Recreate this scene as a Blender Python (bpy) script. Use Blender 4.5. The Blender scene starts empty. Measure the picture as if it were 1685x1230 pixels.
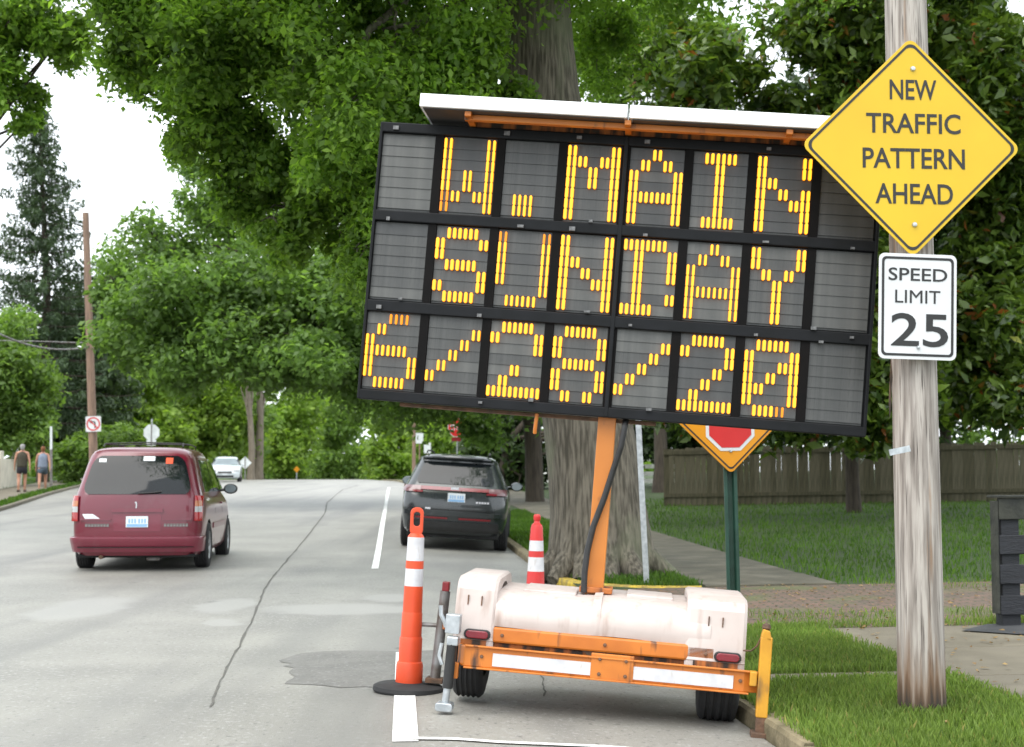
import bpy, bmesh, math, random
import numpy as np
from mathutils import Vector, Matrix

random.seed(11)
RNG = np.random.default_rng(11)
scn = bpy.context.scene
COL = scn.collection
rad = math.radians

# ------------------------------------------------------------------ camera, sky, sun, exposure
FPX, CX, CY, EYE = 2400.0, 842.5, 615.0, 1.38
PITCH = math.atan(173 / 2400)
cam_d = bpy.data.cameras.new('camera')
cam = bpy.data.objects.new('camera', cam_d)
COL.objects.link(cam)
cam.location = (0, 0, EYE)
cam.rotation_euler = (math.pi / 2 + PITCH, 0, 0)
cam_d.sensor_width = 36.0
cam_d.lens = FPX / 1685 * 36.0
cam_d.clip_end = 5000
cam_d.dof.use_dof = True
cam_d.dof.focus_distance = 9.2
cam_d.dof.aperture_fstop = 4.0
scn.camera = cam

SUN_EL, SUN_AZ = rad(62), rad(215)      # behind the camera, to the left
world = bpy.data.worlds.new('World')
scn.world = world
world.use_nodes = True
wn, wl = world.node_tree.nodes, world.node_tree.links
wn.clear()
wo = wn.new('ShaderNodeOutputWorld')
bg = wn.new('ShaderNodeBackground')
sky = wn.new('ShaderNodeTexSky')
sky.sky_type = 'NISHITA'
sky.sun_disc = False
sky.sun_elevation = SUN_EL
sky.sun_rotation = SUN_AZ
sky.air_density, sky.dust_density, sky.ozone_density = 1.0, 4.0, 1.0
cloud = wn.new('ShaderNodeMix')          # an even layer of cloud in front of the blue
cloud.data_type = 'RGBA'
cloud.inputs[0].default_value = 0.88
cloud.inputs[7].default_value = (8.6, 9.1, 9.5, 1)
wl.new(sky.outputs[0], cloud.inputs[6])
wl.new(cloud.outputs[2], bg.inputs[0])
bg.inputs[1].default_value = 0.1
wl.new(bg.outputs[0], wo.inputs[0])

sun_d = bpy.data.lights.new('sun', 'SUN')
sun = bpy.data.objects.new('sun', sun_d)
COL.objects.link(sun)
sun_d.energy = 1.3
sun_d.angle = rad(60)
sun_d.color = (1.0, 0.96, 0.9)
_dir = Vector((math.sin(SUN_AZ) * math.cos(SUN_EL), math.cos(SUN_AZ) * math.cos(SUN_EL), math.sin(SUN_EL)))
sun.rotation_euler = _dir.to_track_quat('Z', 'Y').to_euler()

scn.view_settings.view_transform = 'Standard'
scn.view_settings.look = 'None'
scn.view_settings.exposure = 1.35
scn.view_settings.gamma = 1.0

# ------------------------------------------------------------------ terrain description
_hy = np.array([-60, 0, 16, 26, 40, 54, 75, 100, 116, 140, 200, 400.])
_hz = np.array([0, 0, 0, .12, .43, .77, 1.08, 1.27, 1.29, 1.15, .2, -6.])
_ty = np.linspace(-60, 400, 4601)
_tz = np.interp(_ty, _hy, _hz)
_k = np.ones(61) / 61
for _ in range(2):
    _tz = np.convolve(np.pad(_tz, 30, mode='edge'), _k, mode='valid')
def H(y): return np.interp(y, _ty, _tz)
_ry = np.array([-40, 0, 26, 54, 100, 150, 220.])
_rx = np.array([5.0, 2.03, .08, -2.6, -7.9, -16, -30.])
_ly = np.array([-40, 10, 25, 40, 58, 100, 150, 220.])
_lx = np.array([-7.0, -9.9, -11.6, -14.0, -17.8, -27, -39, -58.])
_sy = np.linspace(-40, 220, 2601)
_srx = np.convolve(np.pad(np.interp(_sy, _ry, _rx), 40, mode='reflect', reflect_type='odd'), np.ones(81) / 81, mode='valid')
_slx = np.convolve(np.pad(np.interp(_sy, _ly, _lx), 40, mode='reflect', reflect_type='odd'), np.ones(81) / 81, mode='valid')
def XR(y): return np.interp(y, _sy, _srx)
def XL(y): return np.interp(y, _sy, _slx)
def Zroad(x, y):
    t = x - XR(y)
    return H(y) + np.where(t > -1.75, -0.07 - 0.06 * t, 0.035)
def Zright(x, y):
    t = x - XR(y)
    return H(y) + 0.02 + 0.02 * np.clip(t, 0, 45)
def Zleft(x, y):
    t = XL(y) - x
    return H(y) + 0.12 + 0.012 * np.clip(t, 0, 60)
def Z(x, y):
    if x > XR(y): return float(Zright(x, y))
    if x < XL(y): return float(Zleft(x, y))
    return float(Zroad(x, y))
_cp, _sp = math.cos(PITCH), math.sin(PITCH)
def ray(px, py):
    u = (CY - py) / FPX
    return Vector(((px - CX) / FPX, _cp - u * _sp, _sp + u * _cp))
def W(px, py, d):
    r = ray(px, py)
    return Vector((0, 0, EYE)) + r * (d / r.y)
def G(px, py):
    r = ray(px, py)
    y = 4.0
    while y < 200:
        p = Vector((0, 0, EYE)) + r * (y / r.y)
        if p.z <= Z(p.x, p.y): return p
        y += 0.02
    return p
def at_ground(px, d):
    x = W(px, 788, d).x
    return Vector((x, d, Z(x, d)))

# ------------------------------------------------------------------ materials
MATS = {}
def nodes_of(name):
    m = bpy.data.materials.new(name)
    m.use_nodes = True
    MATS[name] = m
    return m, m.node_tree.nodes, m.node_tree.links, m.node_tree.nodes['Principled BSDF']
def mat(name, c, c2=None, rough=.6, metal=0., scale=6., stretch=(1, 1, 1), bump=0., bscale=None, spec=.5, coat=0., detail=6, lo=.35, hi=.65, coords='Object'):
    m, n, l, b = nodes_of(name)
    b.inputs['Roughness'].default_value = rough
    b.inputs['Metallic'].default_value = metal
    b.inputs['Specular IOR Level'].default_value = spec
    b.inputs['Coat Weight'].default_value = coat
    b.inputs['Coat Roughness'].default_value = .06
    if c2 is None: c2 = tuple(v * .82 for v in c)
    tc = n.new('ShaderNodeTexCoord'); mp = n.new('ShaderNodeMapping')
    mp.inputs['Scale'].default_value = stretch
    l.new(tc.outputs[coords], mp.inputs[0])
    no = n.new('ShaderNodeTexNoise'); no.inputs['Scale'].default_value = scale; no.inputs['Detail'].default_value = detail
    l.new(mp.outputs[0], no.inputs[0])
    cr = n.new('ShaderNodeValToRGB')
    cr.color_ramp.elements[0].position = lo; cr.color_ramp.elements[1].position = hi
    cr.color_ramp.elements[0].color = (*c2, 1); cr.color_ramp.elements[1].color = (*c, 1)
    l.new(no.outputs[0], cr.inputs[0]); l.new(cr.outputs[0], b.inputs['Base Color'])
    if bump:
        n2 = n.new('ShaderNodeTexNoise'); n2.inputs['Scale'].default_value = bscale or scale * 4; n2.inputs['Detail'].default_value = 8
        l.new(mp.outputs[0], n2.inputs[0])
        bp = n.new('ShaderNodeBump'); bp.inputs['Strength'].default_value = bump; bp.inputs['Distance'].default_value = .02
        l.new(n2.outputs[0], bp.inputs['Height']); l.new(bp.outputs[0], b.inputs['Normal'])
    return m
def overlay(m, c, scale, stretch, lo, hi, detail=8, rough=None):
    """a second noise layer (rust, grime, stains) over the base colour"""
    n, l = m.node_tree.nodes, m.node_tree.links
    b = n['Principled BSDF']
    src = b.inputs['Base Color'].links[0].from_socket
    tc = n.new('ShaderNodeTexCoord'); mp = n.new('ShaderNodeMapping'); mp.inputs['Scale'].default_value = stretch
    l.new(tc.outputs['Object'], mp.inputs[0])
    no = n.new('ShaderNodeTexNoise'); no.inputs['Scale'].default_value = scale; no.inputs['Detail'].default_value = detail
    l.new(mp.outputs[0], no.inputs[0])
    mr = n.new('ShaderNodeMapRange'); mr.inputs[1].default_value = lo; mr.inputs[2].default_value = hi
    l.new(no.outputs[0], mr.inputs[0])
    mx = n.new('ShaderNodeMix'); mx.data_type = 'RGBA'; mx.inputs[7].default_value = (*c, 1)
    l.new(mr.outputs[0], mx.inputs[0]); l.new(src, mx.inputs[6]); l.new(mx.outputs[2], b.inputs['Base Color'])
    return m
def emit(name, c, s):
    m, n, l, b = nodes_of(name)
    b.inputs['Base Color'].default_value = (.02, .015, .0, 1)
    b.inputs['Emission Color'].default_value = (*c, 1)
    b.inputs['Emission Strength'].default_value = s
    return m
def leafmat(name, a, b_, trans=.35, rough=.5, spec=.35, extra=None):
    m, n, l, b = nodes_of(name)
    b.inputs['Roughness'].default_value = rough
    b.inputs['Specular IOR Level'].default_value = spec
    g = n.new('ShaderNodeNewGeometry')
    cr = n.new('ShaderNodeValToRGB')
    cr.color_ramp.elements[0].color = (*a, 1); cr.color_ramp.elements[1].color = (*b_, 1)
    if extra:
        e = cr.color_ramp.elements.new(.965); e.color = (*b_, 1)
        cr.color_ramp.elements[2].position = .985; cr.color_ramp.elements[2].color = (*extra, 1)
    l.new(g.outputs['Random Per Island'], cr.inputs[0])
    tc = n.new('ShaderNodeTexCoord')
    no = n.new('ShaderNodeTexNoise'); no.inputs['Scale'].default_value = .7; no.inputs['Detail'].default_value = 3
    l.new(tc.outputs['Object'], no.inputs[0])
    mr = n.new('ShaderNodeMapRange'); mr.inputs[1].default_value = .3; mr.inputs[2].default_value = .7; mr.inputs[3].default_value = .7; mr.inputs[4].default_value = 1.3
    l.new(no.outputs[0], mr.inputs[0])
    mx = n.new('ShaderNodeMix'); mx.data_type = 'RGBA'; mx.blend_type = 'MULTIPLY'; mx.inputs[0].default_value = 1
    l.new(cr.outputs[0], mx.inputs[6]); l.new(mr.outputs[0], mx.inputs[7])
    l.new(mx.outputs[2], b.inputs['Base Color'])
    t = n.new('ShaderNodeBsdfTranslucent')
    br = n.new('ShaderNodeMix'); br.data_type = 'RGBA'; br.blend_type = 'MULTIPLY'; br.inputs[0].default_value = 1
    br.inputs[7].default_value = (1.5, 1.6, .7, 1)
    l.new(mx.outputs[2], br.inputs[6]); l.new(br.outputs[2], t.inputs[0])
    ms = n.new('ShaderNodeMixShader'); ms.inputs[0].default_value = trans
    l.new(b.outputs[0], ms.inputs[1]); l.new(t.outputs[0], ms.inputs[2])
    l.new(ms.outputs[0], n['Material Output'].inputs[0])
    return m

# ground
M_road = mat('worn_asphalt', (.262, .255, .228), (.20, .195, .176), rough=.5, scale=.8, bump=.25, bscale=120, spec=.5)
overlay(M_road, (.29, .285, .27), 90, (1, 1, 1), .56, .74)
overlay(M_road, (.12, .118, .112), 140, (1, 1, 1), .6, .75)
overlay(M_road, (.135, .133, .127), .35, (1.6, .5, 1), .56, .75, detail=4)
overlay(M_road, (.31, .305, .29), 34, (1, .6, 1), .56, .70, detail=3)
overlay(M_road, (.13, .128, .12), 30, (1, .6, 1), .60, .72, detail=3)
overlay(M_road, (.155, .153, .145), .9, (1.0, .06, 1), .52, .72, detail=3)
overlay(M_road, (.08, .079, .075), 2.6, (1, 1, 1), .70, .76, detail=5)
def worn_spot(m, centre, rx, ry, ang, c, soft=.75):
    """a soft-edged pale worn area of the surface itself"""
    n, l = m.node_tree.nodes, m.node_tree.links
    b = n['Principled BSDF']; src = b.inputs['Base Color'].links[0].from_socket
    tc = n.new('ShaderNodeTexCoord'); mp = n.new('ShaderNodeMapping'); mp.vector_type = 'TEXTURE'
    mp.inputs['Location'].default_value = (centre[0], centre[1], centre[2]); mp.inputs['Rotation'].default_value = (0, 0, ang); mp.inputs['Scale'].default_value = (rx, ry, 10)
    no = n.new('ShaderNodeTexNoise'); no.inputs['Scale'].default_value = 1.6; no.inputs['Detail'].default_value = 5
    l.new(tc.outputs['Object'], no.inputs[0])
    ad = n.new('ShaderNodeVectorMath'); ad.operation = 'MULTIPLY_ADD'; ad.inputs[1].default_value = (.5, .5, 0)
    l.new(no.outputs[1], ad.inputs[0]); l.new(tc.outputs['Object'], ad.inputs[2])
    sb = n.new('ShaderNodeVectorMath'); sb.operation = 'SUBTRACT'; sb.inputs[1].default_value = (.25, .25, 0); l.new(ad.outputs[0], sb.inputs[0])
    l.new(sb.outputs[0], mp.inputs[0])
    g = n.new('ShaderNodeTexGradient'); g.gradient_type = 'SPHERICAL'; l.new(mp.outputs[0], g.inputs[0])
    mr = n.new('ShaderNodeMapRange'); mr.inputs[1].default_value = 0; mr.inputs[2].default_value = .3; mr.inputs[4].default_value = soft
    l.new(g.outputs['Fac'], mr.inputs[0])
    mx = n.new('ShaderNodeMix'); mx.data_type = 'RGBA'; mx.inputs[7].default_value = (*c, 1)
    l.new(mr.outputs[0], mx.inputs[0]); l.new(src, mx.inputs[6]); l.new(mx.outputs[2], b.inputs['Base Color'])
for _c, _r in (((135, 1001), (70, 18)), ((372, 997), (46, 12)), ((366, 1026), (30, 6)), ((640, 985), (46, 7)), ((560, 1003), (125, 9))):
    _p, _a, _b = G(*_c), G(_c[0] + _r[0], _c[1]), G(_c[0], _c[1] - _r[1])
    worn_spot(M_road, _p, abs(_a.x - _p.x) * 1.15, abs(_b.y - _p.y) * 1.15, .05, (.30, .296, .28))
M_patch = mat('dark_patch_asphalt', (.165, .162, .15), (.13, .128, .119), rough=.7, scale=3, bump=.3, bscale=140)
overlay(M_patch, (.21, .208, .2), 34, (1, .6, 1), .56, .7, detail=3)
overlay(M_patch, (.11, .11, .105), 30, (1, .6, 1), .58, .7, detail=3)
overlay(M_patch, (.17, .168, .16), 120, (1, 1, 1), .58, .72)
M_pale = mat('pale_worn_asphalt', (.262, .258, .242), (.24, .237, .222), rough=.7, scale=3, bump=.25, bscale=140)
M_crack = mat('crack_seal', (.075, .074, .068), (.11, .105, .09), rough=.8, scale=20)
M_paint = mat('road_paint', (.80, .80, .78), (.55, .55, .53), rough=.6, scale=22, lo=.3, hi=.5, bump=.1)
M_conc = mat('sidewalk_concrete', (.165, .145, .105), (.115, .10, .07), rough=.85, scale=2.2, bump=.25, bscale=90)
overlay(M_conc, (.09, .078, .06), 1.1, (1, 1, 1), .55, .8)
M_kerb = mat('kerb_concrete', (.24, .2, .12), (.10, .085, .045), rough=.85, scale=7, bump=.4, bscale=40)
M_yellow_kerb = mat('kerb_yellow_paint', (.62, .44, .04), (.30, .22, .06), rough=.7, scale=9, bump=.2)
M_conc_shade = mat('shaded_concrete', (.105, .095, .068), (.065, .06, .042), rough=.9, scale=2.2, bump=.25, bscale=90)  # sidewalk concrete darkened for the far run, tree shade put into its colour
overlay(M_conc_shade, (.16, .145, .11), 1.4, (1, 1, 1), .55, .75)
M_soil = mat('lawn_soil', (.030, .055, .008), (.018, .034, .005), rough=.95, scale=3.0, bump=.4, bscale=40)
M_asph_dark = mat('black_asphalt', (.045, .047, .05), (.03, .032, .035), rough=.8, scale=6, bump=.3, bscale=90)
M_wall = mat('pale_wall', (.62, .58, .48), (.48, .45, .37), rough=.85, scale=2, bump=.15)
# driveway brick
mb, n_, l_, b_ = nodes_of('paver_brick')
tc = n_.new('ShaderNodeTexCoord'); bt = n_.new('ShaderNodeTexBrick')
bt.inputs['Color1'].default_value = (.17, .10, .075, 1); bt.inputs['Color2'].default_value = (.10, .072, .058, 1); bt.inputs['Mortar'].default_value = (.045, .05, .025, 1)
bt.inputs['Scale'].default_value = 2.2; bt.inputs['Mortar Size'].default_value = .03
l_.new(tc.outputs['Object'], bt.inputs[0]); l_.new(bt.outputs[0], b_.inputs['Base Color']); b_.inputs['Roughness'].default_value = .85
M_brick = overlay(mb, (.09, .11, .035), 1.3, (1, 1, 1), .5, .72)
overlay(M_brick, (.22, .10, .04), 26, (1, 1, 1), .66, .72)

# trailer and board
M_orange = mat('orange_enamel', (.56, .175, .022), (.47, .14, .018), rough=.42, scale=5, spec=.5)
overlay(M_orange, (.07, .035, .02), 9, (1.5, 1.5, .3), .58, .70)
M_orange_rust = mat('orange_enamel_rusty', (.50, .15, .025), (.28, .085, .02), rough=.6, scale=9)
overlay(M_orange_rust, (.03, .018, .012), 8, (1.6, 1.6, .25), .44, .56)
M_mast = mat('mast_orange', (.54, .185, .028), (.47, .155, .022), rough=.38, scale=3)
overlay(M_mast, (.16, .07, .03), 9, (1, 1, .5), .63, .78)
M_cream = mat('cream_fibreglass', (.54, .475, .445), (.46, .395, .365), rough=.5, scale=3.0, spec=.45, bump=.03)
overlay(M_cream, (.33, .245, .205), 3.6, (4.5, 4.5, .35), .55, .85)
M_board = mat('board_black', (.009, .010, .012), (.006, .007, .008), rough=.6, scale=8, spec=.2)
M_strip = mat('board_divider', (.006, .005, .005), (.004, .004, .004), rough=.7, scale=8, spec=.12)
M_louver = mat('board_face', (.066, .068, .064), (.040, .042, .041), rough=.4, scale=3, spec=.5, stretch=(6, 1, .6))
overlay(M_louver, (.024, .025, .025), 60, (6, 1, .1), .5, .7)
M_louver_b = mat('board_face_dusty', (.092, .094, .088), (.058, .060, .057), rough=.42, scale=3, spec=.5, stretch=(6, 1, .6))
M_louver_c = mat('board_face_dark', (.048, .050, .049), (.030, .032, .032), rough=.4, scale=3, spec=.5, stretch=(6, 1, .6))
M_clip = mat('clip_zinc', (.2, .2, .2), (.1, .1, .1), rough=.45, metal=.6, scale=30)
M_led = emit('led_yellow', (1.0, .42, .018), 1.0)
M_led_o = emit('led_orange', (1.0, .26, .0), .8)
M_led_dim = emit('led_dim', (1.0, .30, .003), .6)
M_alu = mat('aluminium_white', (.85, .87, .88), (.75, .77, .78), rough=.35, scale=8, metal=.0)
M_solar_back = mat('solar_backsheet', (.05, .045, .045), (.03, .03, .03), rough=.6, scale=4)
M_solar_cell = mat('solar_cells', (.012, .018, .05), (.01, .012, .03), rough=.15, scale=20)
M_rubber = mat('tyre_rubber', (.022, .022, .023), (.014, .014, .015), rough=.8, scale=14, bump=.1)
M_steel = mat('galvanised_steel', (.55, .58, .6), (.36, .39, .41), rough=.4, metal=.75, scale=16)
M_dsteel = mat('dirty_steel', (.26, .26, .26), (.12, .10, .085), rough=.55, metal=.5, scale=10)
M_rust = mat('rusty_steel', (.16, .085, .05), (.07, .045, .03), rough=.85, scale=12, bump=.3)
M_lens = mat('red_lens', (.20, .010, .022), (.15, .008, .016), rough=.2, scale=20, coat=.5)
M_redrefl = mat('red_reflector', (.22, .01, .016), (.16, .008, .012), rough=.3, scale=10)
M_whiterefl = mat('white_reflective_tape', (.62, .62, .63), (.52, .52, .54), rough=.4, scale=14)
overlay(M_whiterefl, (.42, .38, .34), 14, (2, 2, .6), .62, .8)
M_cable = mat('black_cable', (.02, .02, .021), (.012, .012, .012), rough=.5, scale=20)
M_yjack = mat('jack_yellow', (.58, .29, .02), (.48, .22, .015), rough=.45, scale=8)
overlay(M_yjack, (.16, .09, .03), 9, (1, 1, .5), .6, .75)
M_black = mat('black_plastic', (.02, .02, .021), (.014, .014, .014), rough=.5, scale=10)
M_cone_o = mat('cone_orange', (.68, .075, .02), (.58, .06, .016), rough=.45, scale=5)
M_cone_r = mat('cone_red', (.58, .03, .028), (.48, .025, .022), rough=.45, scale=5)
# signs
M_syel = mat('sign_yellow', (.62, .41, .006), (.58, .37, .005), rough=.38, scale=2)
M_syel2 = mat('sign_orange_yellow', (.66, .27, .002), (.6, .235, .002), rough=.38, scale=2)
M_sblk = mat('sign_black', (.018, .018, .018), rough=.5)
M_swht = mat('sign_white', (.62, .63, .64), (.57, .58, .59), rough=.4, scale=3)
M_sred = mat('sign_red', (.55, .02, .02), (.48, .015, .015), rough=.4, scale=3)
M_sback = mat('sign_aluminium_back', (.62, .66, .66), (.5, .54, .54), rough=.5, scale=5)
M_gpost = mat('green_post_paint', (.018, .065, .045), (.012, .045, .03), rough=.5, scale=9)
M_pole = mat('weathered_pole_wood', (.40, .365, .33), (.19, .165, .145), rough=.85, scale=4, stretch=(9, 9, .45), bump=.5, bscale=9, lo=.36, hi=.6)
overlay(M_pole, (.25, .155, .09), 2.6, (7, 7, .3), .60, .74)
overlay(M_pole, (.10, .085, .075), 5, (12, 12, .35), .58, .70)
overlay(M_pole, (.05, .042, .036), 3.2, (30, 30, .25), .66, .72, detail=3)
def foot_stain(m, c, z0, z1):
    """brown rot creeping up from the foot in streaks"""
    n, l = m.node_tree.nodes, m.node_tree.links
    b = n['Principled BSDF']; src = b.inputs['Base Color'].links[0].from_socket
    tc = n.new('ShaderNodeTexCoord'); sx_ = n.new('ShaderNodeSeparateXYZ'); l.new(tc.outputs['Object'], sx_.inputs[0])
    mp = n.new('ShaderNodeMapping'); mp.inputs['Scale'].default_value = (16, 16, .8); l.new(tc.outputs['Object'], mp.inputs[0])
    no = n.new('ShaderNodeTexNoise'); no.inputs['Scale'].default_value = 1.6; no.inputs['Detail'].default_value = 4; l.new(mp.outputs[0], no.inputs[0])
    h = n.new('ShaderNodeMapRange'); h.inputs[1].default_value = z0; h.inputs[2].default_value = z1; h.inputs[3].default_value = .62; h.inputs[4].default_value = -.25; l.new(sx_.outputs[2], h.inputs[0])
    ad = n.new('ShaderNodeMath'); ad.operation = 'ADD'; l.new(h.outputs[0], ad.inputs[0]); l.new(no.outputs[0], ad.inputs[1])
    mr = n.new('ShaderNodeMapRange'); mr.inputs[1].default_value = .62; mr.inputs[2].default_value = .95; l.new(ad.outputs[0], mr.inputs[0])
    mx = n.new('ShaderNodeMix'); mx.data_type = 'RGBA'; mx.inputs[7].default_value = (*c, 1)
    l.new(mr.outputs[0], mx.inputs[0]); l.new(src, mx.inputs[6]); l.new(mx.outputs[2], b.inputs['Base Color'])
foot_stain(M_pole, (.15, .085, .045), .0, .9)
foot_stain(M_pole, (.035, .025, .018), .0, .45)
M_pole2 = mat('brown_pole_wood', (.26, .17, .12), (.15, .10, .075), rough=.85, scale=4, stretch=(6, 6, .4), bump=.3)
M_fence = mat('weathered_fence_board', (.07, .062, .034), (.038, .036, .018), rough=.9, scale=4, stretch=(6, 6, .6), bump=.3)
M_fence2 = mat('paler_fence_board', (.10, .088, .055), (.055, .052, .03), rough=.9, scale=4, stretch=(6, 6, .6), bump=.3)
M_bfence = mat('black_board_fence', (.022, .024, .03), (.012, .013, .016), rough=.7, scale=5, stretch=(1, 6, 6), bump=.4)
M_bfence_end = mat('black_board_fence_mossy', (.045, .047, .036), (.018, .02, .017), rough=.8, scale=6, bump=.4)
M_wfence = mat('white_fence_paint', (.74, .76, .72), (.6, .63, .58), rough=.6, scale=5)
M_bark = mat('maple_bark', (.165, .145, .112), (.055, .048, .035), rough=.95, scale=5, stretch=(5, 5, .5), bump=1.0, bscale=7, lo=.38, hi=.62)
overlay(M_bark, (.15, .165, .10), 1.3, (1, 1, .6), .55, .75)
M_bark2 = mat('dark_bark', (.075, .06, .045), (.04, .032, .024), rough=.95, scale=4, stretch=(5, 5, .6), bump=.8, bscale=6)
M_bark3 = mat('grey_bark', (.20, .17, .13), (.12, .10, .075), rough=.95, scale=4, stretch=(5, 5, .6), bump=.6, bscale=6)
L_maple = leafmat('maple_leaf', (.085, .165, .028), (.20, .32, .055), .60)
L_street = leafmat('street_tree_leaf', (.085, .15, .042), (.17, .275, .075), .5)
L_magnolia = leafmat('magnolia_leaf', (.03, .065, .012), (.16, .24, .04), .32, rough=.30, spec=.5, extra=(.26, .085, .02))
L_bright = leafmat('bright_leaf', (.11, .19, .03), (.23, .34, .06), .48)
L_mid = leafmat('mid_leaf', (.085, .155, .036), (.18, .28, .066), .48)
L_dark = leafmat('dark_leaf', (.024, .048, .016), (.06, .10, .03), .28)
L_spruce = leafmat('spruce_needle', (.04, .07, .036), (.085, .13, .066), .2)
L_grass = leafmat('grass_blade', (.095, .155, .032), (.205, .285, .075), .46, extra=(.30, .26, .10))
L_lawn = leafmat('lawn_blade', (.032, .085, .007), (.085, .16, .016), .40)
# vehicles
def carpaint(name, c, rough=.28):
    m = mat(name, c, tuple(v * .86 for v in c), rough=rough, scale=1.5, coat=.7, spec=.5)
    overlay(m, tuple(v * .8 + .02 for v in c), 5, (1, 1, .5), .55, .8)
    return m
M_maroon = carpaint('maroon_paint', (.145, .006, .022))
M_maroon_l = carpaint('maroon_trim', (.17, .012, .032), .42)
M_charc = carpaint('charcoal_paint', (.022, .027, .029), .25)
M_silver = carpaint('pale_paint', (.62, .68, .70), .3)
M_tan = mat('dusty_side_panel', (.17, .06, .05), (.12, .035, .035), rough=.3, scale=3, coat=.5)
M_glass = mat('dark_car_glass', (.009, .012, .014), (.006, .008, .01), rough=.03, scale=2, spec=.38)
M_glass_l = mat('pale_windscreen', (.10, .14, .15), (.07, .1, .11), rough=.05, scale=2, spec=.9)
M_tail = mat('tail_lamp_red', (.36, .010, .013), (.28, .008, .01), rough=.15, scale=10, coat=.6)
M_amber = mat('tail_lamp_amber', (.40, .13, .04), (.32, .10, .03), rough=.15, scale=10, coat=.6)
M_clear = mat('tail_lamp_clear', (.40, .41, .40), (.32, .33, .33), rough=.12, scale=10, coat=.6)
M_smoke = mat('tail_lamp_smoked', (.20, .10, .11), (.13, .06, .07), rough=.12, scale=6, coat=.7)
M_plate = mat('plate_white', (.74, .78, .80), (.66, .7, .73), rough=.4, scale=6)
M_plate_b = mat('plate_blue', (.22, .42, .68), (.28, .48, .72), rough=.4, scale=6)
M_chrome = mat('chrome', (.6, .6, .62), (.5, .5, .52), rough=.25, metal=.8, scale=9)
M_under = mat('underbody', (.012, .012, .012), (.008, .008, .008), rough=.9, scale=5)
M_rim = mat('wheel_rim', (.40, .41, .42), (.28, .28, .29), rough=.35, metal=.6, scale=9)
M_sticker_o = mat('orange_sticker', (.85, .10, .03), rough=.6)
M_skin = mat('skin', (.46, .24, .16), (.40, .2, .13), rough=.6, scale=9)
M_olive = mat('olive_top', (.055, .05, .033), (.04, .036, .025), rough=.9, scale=18)
M_bluegrey = mat('blue_grey_top', (.20, .24, .31), (.16, .19, .25), rough=.9, scale=18)
M_dshorts = mat('dark_shorts', (.022, .022, .03), (.015, .015, .02), rough=.9, scale=18)
M_nshorts = mat('denim_shorts', (.07, .10, .13), (.05, .07, .09), rough=.9, scale=18)
M_ghair = mat('grey_hair', (.36, .35, .34), (.26, .25, .25), rough=.8, scale=30)
M_rhair = mat('auburn_hair', (.22, .085, .03), (.15, .055, .02), rough=.7, scale=30)
M_shoe = mat('shoes', (.4, .38, .36), (.12, .11, .11), rough=.8, scale=14)
M_shoe_d = mat('dark_shoes', (.09, .06, .05), (.05, .04, .035), rough=.8, scale=14)

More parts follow.
